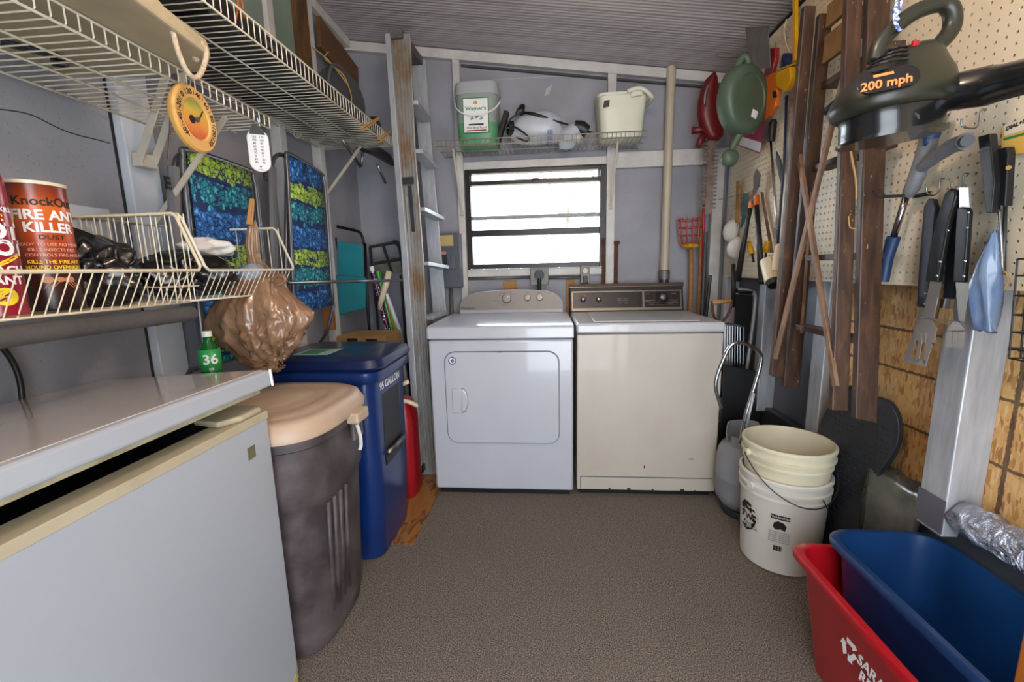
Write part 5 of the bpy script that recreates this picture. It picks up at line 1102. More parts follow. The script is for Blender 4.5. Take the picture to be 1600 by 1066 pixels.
# ---- round dial thermometer
TC = atx(304, 187, -.885); n_ = Vector((.95, .10, -.30)).normalized(); up = Vector((0, .0, 1)); 
TF = Pl(TC, n_.cross(Vector((.0, .1, -1))) , (0, 0, 1)); X_ = Vector((0, 0, 1)).cross(n_).normalized(); TF = Pl(TC, X_, (0, 0, 1))
th = thing('dial_thermometer', 'round yellow dial thermometer tied to the lower wire shelf', 'thermometer', TC)
M('dial_yellow', 'D6A860', .35, var='C8964C', vs=3, coat=.3)
def disc(r, z0, z1, sy_=1.0, seg=36): return [[TF @ Vector((math.cos(a) * rr, math.sin(a) * rr * sy_, z)) for a in (2 * math.pi * k / seg for k in range(seg))] for rr, z in zip(r, (z0, z1))]
MB().loft([[TF @ Vector((math.cos(a) * rr, math.sin(a) * rr, z)) for a in (2 * math.pi * k / 40 for k in range(40))] for rr, z in ((.074, -.012), (.079, -.006), (.079, .002), (.074, .007), (.050, .007), (.047, .003), (.0005, .003))]).build('case', 'dial_yellow', th, smooth=40)
m, t = mk('dial_face'); t.b.inputs['Roughness'].default_value = .4
gx = t.n('ShaderNodeSeparateXYZ'); t.l(t.co(), gx.inputs[0])
f = t.math('ADD', t.math('MULTIPLY', t.math('SUBTRACT', TC.z, gx.outputs[2]), 7), .5)
f = t.math('SUBTRACT', 0.5, t.math('MULTIPLY', gx.outputs[2], 9)); t.l(t.ramp(t.math('ADD', f, t.math('MULTIPLY', t.noise(t.co(), 30, 3), .25)), [(.22, '6E8A3C'), (.45, 'C0A23C'), (.7, 'CF8A34'), (.95, 'C2561E')]), t.b.inputs['Base Color'])
MB().loft(disc((.0455, .0455), .0035, .0045)).build('face', 'dial_face', th)
MB().prism([(-.002, -.006), (.004, -.004), (.026, .026), (.0235, .028)], .001, TF @ Matrix.Translation((0, 0, .007))).build('needle', 'black_ink', th)
MB().tube([TF @ Vector((0, 0, .004)), TF @ Vector((0, 0, .010))], .006, 12).build('hub', 'steel', th)
MB().tube([TF @ Vector((-.016, -.004, .004)), TF @ Vector((-.016, -.004, .006))], .010, 12).build('spot', 'black_ink', th)
for k, s_ in enumerate(('-60', '-40', '-20', '0', '20', '40', '60', '80', '100', '120')):
    a = R_(222 - k * 29); 
    text('dial_numeral', s_, .018, TF @ Matrix.Translation((math.cos(a) * .062, math.sin(a) * .062, .0074)) @ Matrix.Rotation(a + R_(90 if k < 3 else 90 if k < 0 else -90), 4, 'Z') @ Matrix.Rotation(R_(180 if k < 3 else 0), 4, 'Z'), 'black_ink', th, bold=.005)
    a += R_(-14.5); MB().box((-.006, -.0006, 0), (.006, .0006, .0006), TF @ Matrix.Rotation(a, 4, 'Z') @ Matrix.Translation((.063, 0, .0074))).build('tick', 'black_ink', th)
MB().tube([TF @ Vector((0, .077, 0)), TF @ Vector((.0, .095, .003)), atx(312, 128, -.9)], .0015, 5).build('hanger', 'steel', th)
# ---- white oval thermometer with a binder clip
M('thermo_white', 'D6D6D8', .35)
ot = thing('window_thermometer', 'small white oval thermometer clipped under the end of the lower wire shelf', 'thermometer', atx(405, 236, -.91))
OC = atx(405, 236, -.905); OF = Pl(OC, (.80, .45, 0), (.03, 0, 1))
MB().prism(rrect(-.030, -.064, .030, .064, .0295, 10), .006, OF).build('plate', 'thermo_white', ot, bevel=.002)
for k in range(9):
    for sx_ in (-1, 1): text('scale_numeral', str(120 - k * 20 if k < 7 else 20 * (k - 6)), .0085, OF @ Matrix.Translation((sx_ * .010, .040 - k * .0095, .0064)), 'black_ink', ot)
MB().prism([(.003 * math.cos(a), -.048 + .003 * math.sin(a)) for a in (2 * math.pi * k / 10 for k in range(10))], .001, OF @ Matrix.Translation((0, 0, .006))).build('bulb', 'red_plastic', ot)
text('plate_lettering', 'ACCU', .006, OF @ Matrix.Translation((0, -.057, .0064)), 'dark_grey', ot)
bc = thing('binder_clip', 'black binder clip gripping the top of the white oval thermometer', 'clip', OC + Vector((0, 0, .06)))
MB().prism([(-.022, .048), (.022, .048), (.012, .072), (-.012, .072)], .012, OF @ Matrix.Translation((0, 0, -.002))).build('body', 'black_plastic', bc, bevel=.001)
MB().tube([OF @ Vector((-.010, .070, .006)), OF @ Vector((-.006, .095, .01)), OF @ Vector((.006, .095, .01)), OF @ Vector((.010, .070, .006))], .0015, 5).build('wire_handle', 'steel', bc)
bc2 = thing('hanging_strip', 'pale metal strip hanging down from the shelf end behind the binder clip', 'strip', atx(415, 190, -.915)); MB().box((-.925, 1.418, 1.655), (-.915, 1.438, 1.74)).build('strip', 'steel', bc2)

# ---- wire baskets below
def basket(name, label, y0, y1, zb, m, zt=1.392, zf=1.245):
    t_ = thing(name, label, 'basket', (-1.1, (y0 + y1) / 2, zb)); xb, xt, xf, xo = -1.24, -.958, -.908, -.955
    prof = [(xb, zt), (xt, zt), (xf, zf)]
    rim = [Vector((xb, y0, zt)), Vector((xt - .01, y0, zt)), Vector((xt, y0, zt - .008)), Vector((xf - .003, y0, zf + .012)), Vector((xf, y0 + .01, zf)), Vector((xf, y1 - .01, zf)), Vector((xf - .003, y1, zf + .012)), Vector((xt, y1, zt - .008)), Vector((xt - .01, y1, zt)), Vector((xb, y1, zt))]
    MB().tube(rim, .0042, 8, closed=True).build('rim', m, t_, smooth=True)
    MB().tube([(xb, y0, zb), (xo, y0, zb), (xo, y1, zb), (xb, y1, zb)], .0028, 6, closed=True).build('base_frame', m, t_, smooth=True)
    n = int((y1 - y0) / .021); b = MB()
    for i in range(1, n): v = y0 + (y1 - y0) * i / n; b.tube([(xf, v, zf), (xo, v, zb), (xb, v, zb), (xb, v, zt)], .0016, 4)
    b.build('front_wires', m, t_)
    for y_ in (y0, y1):
        b = MB()
        for i in range(8):
            x = xb + .01 + (xt - xb) * i / 7 * .99; b.tube([(x, y_, zt), (x + .0, y_, zb)], .0017, 4)
        b.tube([(xb, y_, (zb + zf) / 2), (xo + .02, y_, (zb + zf) / 2)], .0017, 4)
        b.build('end_wires', m, t_)
    return t_
basket('wire_basket', 'cream wire basket on the left wall holding the fire ant killer', .36, 1.08, 1.162, 'wire_warm')
basket('wire_basket', 'white wire basket further along the left wall with a clothespin on its rim', 1.095, 1.50, 1.165, 'wire_white')
M('foam_grey', '4A4744', .9, var='3C3A38', bump=.5, bs=120)
tag(MB().tube([(-.96, .35, 1.132), (-.96, .8, 1.132), (-.96, 1.085, 1.132)], .020, 14).build('foam_tube', 'foam_grey', smooth=50), 'grey foam-covered bar running under the cream wire basket', 'bar')

# ---- cans in the near basket
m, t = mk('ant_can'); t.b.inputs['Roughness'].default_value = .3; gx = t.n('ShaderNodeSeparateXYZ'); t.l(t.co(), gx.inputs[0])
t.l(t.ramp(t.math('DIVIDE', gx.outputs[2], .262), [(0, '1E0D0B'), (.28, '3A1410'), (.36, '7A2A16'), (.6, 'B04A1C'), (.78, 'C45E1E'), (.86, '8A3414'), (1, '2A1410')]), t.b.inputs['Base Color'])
CC = Vector((-1.025, .82, 1.168)); RC = .047; HC = .25
fa = thing('ant_killer_can', 'orange and brown fire ant killer canister in the cream wire basket', 'can', CC)
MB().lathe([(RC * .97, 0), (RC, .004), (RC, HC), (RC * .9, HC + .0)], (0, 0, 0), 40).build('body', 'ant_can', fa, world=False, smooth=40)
MB().lathe([(RC + .001, HC - .004), (RC + .002, HC + .002), (RC - .003, HC + .003), (RC - .006, HC - .001), (.001, HC - .001)], (0, 0, 0), 40).build('rim', 'wire_warm', fa, world=False, smooth=40)
def cyl_text(parent, body, size, z, m, r, a0, bold=0, sx=1, off=.0008, shear=0):
    o = text('can_lettering', body, size, Matrix.Diagonal((sx, 1, 1, 1)), m, None, bold=bold, depth=.0002, shear=shear)
    for v in o.data.vertices:
        a = a0 + v.co.x / r; rr = r + off + v.co.z; v.co = Vector((rr * math.cos(a), rr * math.sin(a), z + v.co.y))
    o.parent = parent; WM[o.name] = Matrix(); return o
A0 = math.atan2(-CC.y, -CC.x) + R_(17)
M('ink_yellow', 'E8C820', .5); M('ink_pink', 'E8A890', .5)
cyl_text(fa, 'KnockOut', .023, .213, 'black_ink', RC, A0, .02); cyl_text(fa, 'FIRE ANT', .026, .187, 'white_ink', RC, A0, .03); cyl_text(fa, 'KILLER', .026, .163, 'white_ink', RC, A0, .03)
cyl_text(fa, 'DUST', .012, .145, 'black_ink', RC, A0, .01, 1.3)
for k, s_ in enumerate(('READY TO USE NO MIXING', 'KILLS INSECTS FAST', 'CONTROLS FIRE ANTS')): cyl_text(fa, s_, .0085, .131 - k * .0105, 'ink_pink', RC, A0)
cyl_text(fa, 'KILLS THE FIRE ANT', .0105, .097, 'ink_yellow', RC, A0, .02, .9); cyl_text(fa, 'MOUND OVERNIGHT', .0105, .086, 'ink_yellow', RC, A0, .02, .9)
def cyl_poly(parent, name, pts, z, m, r, a0, off=.0012):
    b = MB(); b.prism(pts, .0004); bmesh.ops.triangulate(b.bm, faces=b.bm.faces[:]); bmesh.ops.subdivide_edges(b.bm, edges=b.bm.edges[:], cuts=2)
    o = b.build(name, m)
    for v in o.data.vertices: a = a0 + v.co.x / r; rr = r + off + v.co.z; v.co = Vector((rr * math.cos(a), rr * math.sin(a), z + v.co.y))
    o.parent = parent; return o
M('ant_tan', 'B87A50', .5)
for cx_, w_, h_ in ((-.018, .009, .007), (0, .007, .005), (.014, .008, .006)): cyl_poly(fa, 'ant_picture', [(cx_ + w_ * math.cos(a), h_ * math.sin(a)) for a in (2 * math.pi * k / 12 for k in range(12))], .062, 'ant_tan', RC, A0)
for k in range(6):
    x = -.012 + k * .0055; dx_ = -.014 if k < 3 else .014; cyl_poly(fa, 'ant_leg', [(x, 0), (x + dx_, -.016), (x + dx_ + .0012, -.016), (x + .002, 0)], .06, 'ant_tan', RC, A0)
hs = thing('roach_spray_can', 'dark red roach and ant spray can at the left edge of the wire basket', 'can', (-.985, .70, 1.168)); RH = .036
M('can_crimson', '8A0F2A', .28, coat=.3)
MB().lathe([(RH * .97, 0), (RH, .004), (RH, .175), (RH * .95, .20)], (0, 0, 0), 32).build('body', 'can_crimson', hs, world=False, smooth=40)
MB().lathe([(RH * .98, .195), (RH * .98, .235), (RH * .9, .255), (RH * .6, .266), (.001, .268)], (0, 0, 0), 32).build('cap', 'can_crimson', hs, world=False, smooth=40)
A1 = math.atan2(-.70, .985) + R_(14)
cyl_text(hs, 'HOT', .038, .147, 'white_ink', RH, A1, .05); cyl_text(hs, 'SHOT', .036, .118, 'white_ink', RH, A1, .05); cyl_text(hs, 'ROACH', .02, .08, 'white_ink', RH, A1, .03); cyl_text(hs, '& ANT', .02, .062, 'white_ink', RH, A1, .03)
cyl_text(hs, 'FASTEST KILL', .012, .185, 'white_ink', RH, A1, .02)
cyl_poly(hs, 'yellow_band', [(-.05, 0), (.05, 0), (.05, .012), (-.05, .012)], .165, 'ink_yellow', RH, A1, .0004); cyl_poly(hs, 'yellow_chevron', [(-.03, .012), (0, -.004), (.03, .012), (.03, .005), (0, -.012), (-.03, .005)], .098, 'ink_yellow', RH, A1, .0006)
cyl_poly(hs, 'yellow_seal', [(.016 * math.cos(a), .016 * math.sin(a)) for a in (2 * math.pi * k / 16 for k in range(16))], .034, 'ink_yellow', RH, A1, .0004)
# black bag filling the baskets
def blob(name, label, cat, c, sx, sy, sz, m, seed, amp=.15, seg=48, solid=0):
    random.seed(seed); t_ = thing(name, label, cat, (c[0], c[1], c[2] - sz)); b = MB(); b.sphere(c, 1, seg, sc=(sx, sy, sz))
    from mathutils import noise
    for v in b.bm.verts:
        d = v.co - Vector(c); n1 = noise.noise(v.co * 14 + Vector((seed, 0, 0))) * amp + noise.noise(v.co * 34) * amp * .5 - abs(noise.noise(v.co * 18 + Vector((0, seed, 0)))) * amp * 1.1
        v.co = Vector(c) + d * (1 + n1)
        v.co.z = max(v.co.z, c[2] - sz * .93)
    b.build('film', m, t_, smooth=True); return t_
M('bag_black', '0B0B0D', .25, coat=.3, var='141418', bump=.4, bs=40)
blob('black_bag', 'crumpled black plastic bag filling the cream wire basket', 'bag', (-1.10, .97, 1.24), .12, .12, .088, 'bag_black', 2, .42)
blob('black_bag', 'black plastic bag lying in the white wire basket under the paper packet', 'bag', (-1.06, 1.20, 1.235), .13, .11, .07, 'bag_black', 5, .42)
blob('paper_packet', 'crumpled white paper packet lying on top of the black bag', 'packet', (-1.06, 1.30, 1.318), .085, .085, .032, 'paper', 12, .45)
M('film_clear', 'A8B4C4', .15, alpha=.7, var='8C9CB4', vs=20, coat=.5)
blob('clear_bag', 'clear plastic bag bulging against the front of the white wire basket', 'bag', (-1.0, 1.41, 1.225), .045, .065, .048, 'film_clear', 9)
ht_ = thing('wall_vent', 'white slatted vent box on the left wall behind the wire basket', 'vent', (-1.24, 1.05, 1.3))
MB().box((XL + .001, .80, 1.30), (-1.245, 1.178, 1.425)).build('housing', 'white_metal', ht_, bevel=.003)
for k in range(15): MB().box((-1.2445, .81 + k * .024, 1.265), (-1.243, .816 + k * .024, 1.30)).build('fin', 'white_metal', ht_)
# clothespin and hanging brown bag
pin('wooden clothespin gripping the brown bag on the white basket rim', atx(390, 351, -.985), atx(394, 311, -.985), (0, 1, 0))
m, t = mk('bag_brown'); t.b.inputs['Roughness'].default_value = .22; t.b.inputs['Transmission Weight'].default_value = .15; t.b.inputs['Alpha'].default_value = .96; t.b.inputs['Coat Weight'].default_value = .3
co = t.co(scale=(1, 1, .35)); f = t.noise(co, 14, 5, .6, 1.0); t.l(t.ramp(f, [(.3, '7A5A44'), (.55, '98765A'), (.75, 'B8957A')]), t.b.inputs['Base Color']); t.bump(f, .5, .01)
bg_ = thing('brown_plastic_bag', 'full brown plastic grocery bag hanging from the white wire basket', 'bag', (-.93, 1.40, .95))
from mathutils import noise as nz
rings = []
for py, xl, xr in ((345, 390, 400), (362, 386, 403), (385, 384, 405), (400, 388, 404), (420, 388, 418), (438, 375, 440), (455, 362, 448), (475, 345, 468), (495, 326, 488), (505, 330, 486), (522, 345, 474), (540, 362, 462), (558, 376, 448), (572, 390, 436), (581, 402, 424)):
    y_ = 1.40 if py > 430 else 1.44; L, R2 = aty(xl, py, y_), aty(xr, py, y_); c_ = (L + R2) / 2; w_ = (R2 - L).length / 2; ring = []
    for k in range(128):
        a = 2 * math.pi * k / 128; e = 1 + (.05 * nz.noise(Vector((math.cos(a) * 3.2, math.sin(a) * 3.2, py * .012))) + .10 * nz.noise(Vector((math.cos(a) * 9, math.sin(a) * 9, py * .02)))) * min(1, w_ * 9) + .06 * math.sin(7 * a + 1) * min(1, w_ * 12) + .05 * math.sin(13 * a + py * .03)
        ring.append(c_ + Vector((math.cos(a) * w_ * (1 if abs(math.cos(a)) > .95 else e), math.sin(a) * min(w_ * .75, .10) * e, .006 * math.sin(5 * a + py * .1))))
    rings.append(ring)
fine = []
for i in range(len(rings) - 1):
    for q_ in range(5):
        fine.append([a.lerp(b_, q_ / 5) for a, b_ in zip(rings[i], rings[i + 1])])
fine.append(rings[-1]); bb = MB().loft(fine)
for v in bb.bm.verts:
    if v.co.z < 1.20:
        d = v.co - Vector((-.93, 1.40, v.co.z)); a = math.atan2(d.y, d.x); low = min(1, (1.20 - v.co.z) * 5)
        fold = abs(nz.noise(Vector((math.cos(a) * 6, math.sin(a) * 6, v.co.z * 3)))) + .6 * abs(nz.noise(Vector((math.cos(a) * 15 + 3, math.sin(a) * 15, v.co.z * 8)))) + .5 * abs(nz.noise(v.co * 28))
        v.co += d.normalized() * ((.012 - .055 * fold) * low)
bb.build('film', 'bag_brown', bg_, smooth=True)
MB().tube(smooth_path([aty(424, 440, 1.36), aty(436, 430, 1.36), aty(446, 436, 1.36), aty(440, 444, 1.36), aty(430, 446, 1.36)], 4), .006, 6).build('tied_handle', 'bag_brown', bg_, smooth=True)

# ---- beach chairs with a flower print
m, t = mk('flower_print'); t.b.inputs['Roughness'].default_value = .8
gx = t.n('ShaderNodeSeparateXYZ'); t.l(t.co(), gx.inputs[0])
zz = t.math('ADD', gx.outputs[2], t.math('MULTIPLY', t.noise(t.co(), 6, 3), .05))
fr = t.math('FRACT', t.math('DIVIDE', t.math('SUBTRACT', 1.665, zz), .30))
band = t.ramp(fr, [(0, '8FB030'), (.27, '147A86'), (.6, '1B5FA0')], 'CONSTANT'); band2 = t.ramp(fr, [(0, 'B4CC58'), (.27, '58B8B0'), (.6, '5A9AD0')], 'CONSTANT')
v = t.n('ShaderNodeTexVoronoi'); v.inputs['Scale'].default_value = 26; wob = t.n('ShaderNodeTexNoise'); wob.inputs['Scale'].default_value = 55; wob.inputs['Detail'].default_value = 3
ad = t.n('ShaderNodeVectorMath', operation='MULTIPLY_ADD'); ad.inputs[1].default_value = (.035,) * 3; co = t.co(scale=(1, 1, 1)); t.l(co, wob.inputs['Vector']); t.l(wob.outputs['Color'], ad.inputs[0]); t.l(co, ad.inputs[2]); t.l(ad.outputs[0], v.inputs['Vector'])
v2 = t.n('ShaderNodeTexVoronoi', feature='DISTANCE_TO_EDGE'); v2.inputs['Scale'].default_value = 40; t.l(ad.outputs[0], v2.inputs['Vector'])
gap = t.math('MAXIMUM', t.math('LESS_THAN', t.math('ABSOLUTE', t.math('SUBTRACT', fr, .27)), .025), t.math('LESS_THAN', t.math('ABSOLUTE', t.math('SUBTRACT', fr, .6)), .04))
gap = t.math('MAXIMUM', gap, t.math('GREATER_THAN', fr, .95))
flower = t.math('LESS_THAN', v.outputs['Distance'], t.math('SUBTRACT', .78, t.math('MULTIPLY', gap, .42)))
edge = t.math('GREATER_THAN', v2.outputs['Distance'], .06)
c = t.mix(t.math('GREATER_THAN', v2.outputs['Distance'], .26), band, band2)
c = t.mix(t.math('MULTIPLY', flower, edge), '0B2350', c); t.l(c, t.b.inputs['Base Color'])
M('chair_tube', '6E7076', .35, .7, var='5A5C62'); M('chair_bar', '77787C', .4, .5)
def beach_chair(label, TL, TR, BL, BR, bar_px, x, epx, grp):
    q = thing('beach_chair', label, 'folding chair', (x, TL.y, 0), group=grp)
    P = [TL, TR, BR, BL]; d = Vector((-.006, 0, 0)); b = MB(); N = 10; vs = []
    for i in range(N + 1):
        for j in range(5):
            s_, r_ = i / N, j / 4; p = TL.lerp(TR, r_).lerp(BL.lerp(BR, r_), s_); p = p + Vector((.012 * math.sin(math.pi * r_), 0, 0)); vs.append(p)
    b.add(vs, [(i * 5 + j, i * 5 + j + 1, (i + 1) * 5 + j + 1, (i + 1) * 5 + j) for i in range(N) for j in range(4)]); b.build('fabric', 'flower_print', q, smooth=True, solid=.005)
    fr = smooth_path([BL + Vector((0, -.025, 0)), TL + Vector((0, -.028, -.12)), TL + Vector((0, -.02, -.02)), TL + Vector((0, .012, .004)), TR + Vector((0, -.01, .004)), TR + Vector((0, .018, -.02)), TR + Vector((0, .024, -.12)), BR + Vector((0, .02, 0))], 5)
    MB().tube(fr, .009, 10).build('frame', 'chair_tube', q, smooth=True)
    a, c_ = bar_px; MB().tube([atx(*a, x - .02), atx(a[0] + 2, (a[1] + c_[1]) / 2, x - .02), atx(*c_, x - .02)], [.019, .018, .017], 8).build('side_bar', 'chair_bar', q)
    MB().tube(smooth_path([atx(a[0] - 4, a[1] + 30, x - .03), atx(a[0] + 4, a[1] - 14, x - .03), atx(a[0] + 20, a[1] - 18, x - .03), atx(a[0] + 24, a[1] + 10, x - .03), atx(a[0] + 22, c_[1], x - .03)], 4), .009, 8).build('arm_tube', 'chair_tube', q, smooth=True)
    text('bar_lettering', 'E', .05, Pl(atx(epx[0], epx[1], x - .02 + .020), (0, 1, 0), (0, 0, 1)) @ Matrix.Identity(4), 'black_ink', q, bold=.04)
    MB().beam(BL + Vector((-.02, .0, -.0)), BR + Vector((-.02, 0, -.0)), .02, .02).build('seat_rail', 'chair_tube', q)
    for p in (BL + Vector((0, -.03, 0)), BR + Vector((0, .03, 0))): MB().tube([p, (x - .05, p.y, .92), (-1.245, p.y, .86), (-1.25, p.y, .012)], .009, 8).build('leg', 'chair_tube', q)
    return q
g1 = lambda px, py, x: atx(px, py, x)
x = -1.145; beach_chair('blue and green flowered beach chair folded against the left wall, nearer one', g1(292, 236, x), g1(390, 268, x), Vector((x, g1(292, 300, x).y, .93)), Vector((x, g1(390, 300, x).y, .93)), ((272, 262), (277, 470)), x, (262, 287), None)
x = -1.15; beach_chair('narrow blue and green flowered beach chair beside the teal chair', g1(451, 242, x), g1(502, 272, x), Vector((x, g1(445, 300, x).y, 1.06)), Vector((x, g1(501, 300, x).y, 1.06)), ((424, 262), (430, 450)), x, (414, 276), None)

# ---- teal folding chair
M('teal_fabric', '0F7A84', .8, var='0C6670', vs=5); M('navy_tube', '10131F', .35, .4)
tc = thing('teal_folding_chair', 'folded teal canvas chair with a dark tube frame standing in the left corner', 'folding chair', (-1.15, 2.6, 0)); y6 = 2.55
pxr = lambda nm, a, b_, c_, d_, y, th_, mm: pxrail(nm, a, b_, c_, d_, y, y, th_, mm, tc)
pxr('backrest', (527, 377), (566, 383), (526, 436), (568, 440), y6, .01, 'teal_fabric'); pxr('seat_sling', (525, 430), (571, 434), (527, 493), (570, 482), y6 - .03, .02, 'teal_fabric')
MB().tube(smooth_path([aty(515, 352, 2.6), aty(540, 357, 2.6), aty(560, 362, 2.6), aty(566, 370, 2.6), aty(569, 384, 2.6)], 4), .009, 8).build('top_rail', 'navy_tube', tc, smooth=True)
for a, c_ in (((516, 370), (520, 500)), ((524, 371), (525, 505)), ((570, 380), (575, 486))): 
    p = aty(*c_, 2.57); MB().tube([aty(*a, 2.57), p, (p.x, 2.57, .02)], .0095, 8).build('leg', 'navy_tube', tc, smooth=True)
# ---- grey metal stool frame behind the ladder
fs = thing('folding_step_stool', 'dull grey metal folding step stool behind the aluminum ladder', 'step stool', (-1.0, 2.8, 0)); y7 = 2.8
b = MB()
for a, c_ in (((578, 386), (622, 378)), ((578, 386), (583, 430)), ((598, 382), (612, 425)), ((585, 412), (625, 405)), ((615, 376), (630, 392)), ((622, 378), (640, 470))): b.tube([aty(*a, y7), aty(*c_, y7)], .010, 6)
b.build('frame', 'dark_steel', fs)
MB().add([aty(px, py, yy) for yy in (y7, y7 + .02) for px, py in ((580, 404), (628, 400), (632, 425), (584, 432))], [(0, 1, 2, 3), (7, 6, 5, 4), (0, 4, 5, 1), (1, 5, 6, 2), (2, 6, 7, 3), (3, 7, 4, 0)]).build('tread', 'zinc', fs)
for px in (583, 626): p = aty(px, 430, y7); MB().tube([p, (p.x, y7 + .05, .02)], .009, 6).build('leg', 'dark_steel', fs)
p0, p1 = aty(450, 442, 2.2), aty(640, 437, 2.34)
p0 = atx(450, 442, -1.09); tag(MB().tube([p0, aty(632, 438, 2.44)], .0075, 8).build('metal_rod', 'steel', smooth=True), 'thin horizontal steel rod passing in front of the teal chair', 'rod')
# ---- rolls and poles in the corner
m, t = mk('purple_dots'); vv = t.n('ShaderNodeTexVoronoi'); vv.inputs['Scale'].default_value = 60; t.l(t.co(), vv.inputs['Vector']); t.l(t.ramp(vv.outputs['Distance'], [(.25, 'E8DCE8'), (.3, '4A0F3C')]), t.b.inputs['Base Color']); t.b.inputs['Roughness'].default_value = .25
M('wrap_green', '2E9A3A', .25); M('cardboard', '9A7646', .8, var='86643A')
def leanroll(name, lab, a, c_, y, r, mm, cat='roll', endm=None, zend=.012):
    p0, p1 = aty(*a, y), aty(*c_, y); d = p1 - p0; p2 = p0 + d * ((zend - p0.z) / d.z); p2.x = min(p2.x, -.70)
    q = thing(name, lab, cat, p2); MB().tube([p0, p1, Vector((min(p2.x, p1.x + .05), y, zend))], r, 14).build('roll', mm, q, smooth=50)
    if endm: MB().tube([p0 - d.normalized() * .03, p0], r * .8, 12).build('end_cap', endm, q, smooth=50)
leanroll('gift_wrap_roll', 'purple spotted gift wrap roll leaning in the left corner', (582, 424), (606, 514), 2.66, .017, 'purple_dots', endm='white_ink')
leanroll('gift_wrap_roll', 'bright green gift wrap roll leaning behind the purple one', (590, 424), (612, 514), 2.72, .018, 'wrap_green')
leanroll('gift_wrap_roll', 'yellow gift wrap roll leaning just right of the green one', (604, 470), (619, 514), 2.72, .013, 'yellow_plastic')
leanroll('curtain_rod', 'white rod with a capped end leaning beside the gift wrap rolls', (606, 466), (624, 516), 2.64, .014, 'white_metal', 'rod', 'white_ink')
q = thing('wooden_bat', 'pale wooden bat-shaped pole crossing the gift wrap rolls', 'pole', aty(600, 450, 2.6)); MB().tube([aty(608, 424, 2.6), aty(602, 448, 2.6), aty(595, 472, 2.6), aty(593, 484, 2.6)], [.018, .020, .016, .008], 12).build('shaft', 'wire_warm', q, smooth=True)
tag(MB().box(tuple(aty(506, 516, 2.3)), tuple(aty(515, 444, 2.3) + Vector((0, .03, 0)))).build('wooden_post', M('post_orange', '9A6432', .6, var='84522A', stretch=(4, 4, .5))), 'orange wooden stake standing left of the teal chair', 'stake')
cb = thing('cardboard_box', 'brown printed cardboard box behind the blue wheeled bin', 'box', (-1.0, 2.35, 0)); MB().box((-1.16, 2.25, .007), (-.88, 2.5, .885)).build('box', 'cardboard', cb, bevel=.003)
MB().box((-1.1, 2.2485, .83), (-1.04, 2.2495, .875)).build('print', 'black_ink', cb); MB().box((-.99, 2.2485, .82), (-.93, 2.2495, .87)).build('print', 'black_ink', cb)
rc = thing('red_canister', 'red plastic canister standing on the floor between the blue bin and the ladder', 'canister', (-.80, 2.2, 0)); MB().lathe([(.075, .007), (.08, .02), (.08, .45), (.06, .54), (.03, .56), (.001, .565)], (-.805, 2.2, 0), 24, sq=(1, 1.1, 4)).build('body', 'red_plastic', rc, smooth=40)
MB().tube(smooth_path([(-.86, 2.14, .60), (-.80, 2.12, .57), (-.73, 2.13, .55), (-.70, 2.16, .52)]), .012, 8).tube(smooth_path([(-.86, 2.16, .66), (-.79, 2.13, .64), (-.73, 2.14, .66)]), .012, 8).build('hose', 'wire_warm', rc, smooth=True)

# ---- tall aluminum stepladder folded in the corner
M('alu_worn', '9C9A96', .4, .6, var='8C7258', vs=3, thr=(.48, .6), stretch=(2, 2, 1)); M('cap_worn', '3E3D3A', .7, var='6A665E', vs=14)
al = thing('aluminum_stepladder', 'tall folded aluminum stepladder standing left of the dryer', 'stepladder', (-.72, 2.4, 0))
def rail3(nm, pts, y, th_, m, parent=al):
    L = [aty(x0, py, yy) for (x0, x1, py, yy) in pts]; R3 = [aty(x1, py, yy) for (x0, x1, py, yy) in pts]; rings = [[a, c, c + Vector((0, th_, 0)), a + Vector((0, th_, 0))] for a, c in zip(L, R3)]
    return MB().loft(rings).build(nm, m, parent, bevel=.002)
rail3('rear_rail', [(601, 609, 52, 2.42), (613, 622, 220, 2.40), (627, 637, 400, 2.38), (650, 659, 728, 2.36)], 0, .03, 'alu', al)
r_ = rail3('front_rail', [(612, 641, 52, 2.44), (624, 648, 220, 2.43), (637, 661, 400, 2.42), (649, 671, 600, 2.41), (660, 684, 746, 2.40)], 0, .012, 'alu_worn', al)
for k in range(5): 
    fx = (k + .5) / 5; P = [aty(x0 + (x1 - x0) * fx, py, yy - .0015) for (x0, x1, py, yy) in ((612, 641, 60, 2.44), (624, 648, 220, 2.43), (637, 661, 400, 2.42), (649, 671, 600, 2.41), (660, 684, 742, 2.40))]; MB().tube(P, .0022, 4).build('rail_rib', 'alu_worn', r_)
rail3('far_rail', [(641, 664, 92, 2.78), (657, 677, 262, 2.78), (671, 692, 425, 2.78), (676, 697, 488, 2.78), (680, 698, 650, 2.78)], 0, .012, 'alu', al)
MB().beam(aty(617, 52, 2.42), aty(651, 96, 2.78), .075, .045, (0, 0, 1)).build('top_cap', 'cap_worn', al, bevel=.004)
for a, c_ in (((643, 160), (665, 188)), ((651, 236), (676, 262)), ((655, 327), (686, 342)), ((661, 412), (694, 418)), ((668, 497), (694, 488)), ((672, 590), (695, 572))):
    A_, B_ = aty(*a, 2.44), aty(*c_, 2.78); MB().beam(A_, B_, .07, .022, (0, 0, 1)).build('step', 'alu', al, bevel=.002)
MB().add([aty(px, py, yy) for yy in (2.405, 2.41) for px, py in ((621, 278), (646, 276), (647, 287), (622, 289))], [(0, 1, 2, 3), (7, 6, 5, 4), (0, 4, 5, 1), (1, 5, 6, 2), (2, 6, 7, 3), (3, 7, 4, 0)]).build('hinge_plate', 'dark_steel', al)
for px in ((624, 631), (637, 643)):
    rail3('worn_strip', [(px[0], px[1], 290, 2.418), (px[0] + 6, px[1] + 6, 362, 2.415)], 0, .003, 'dark_steel', al)
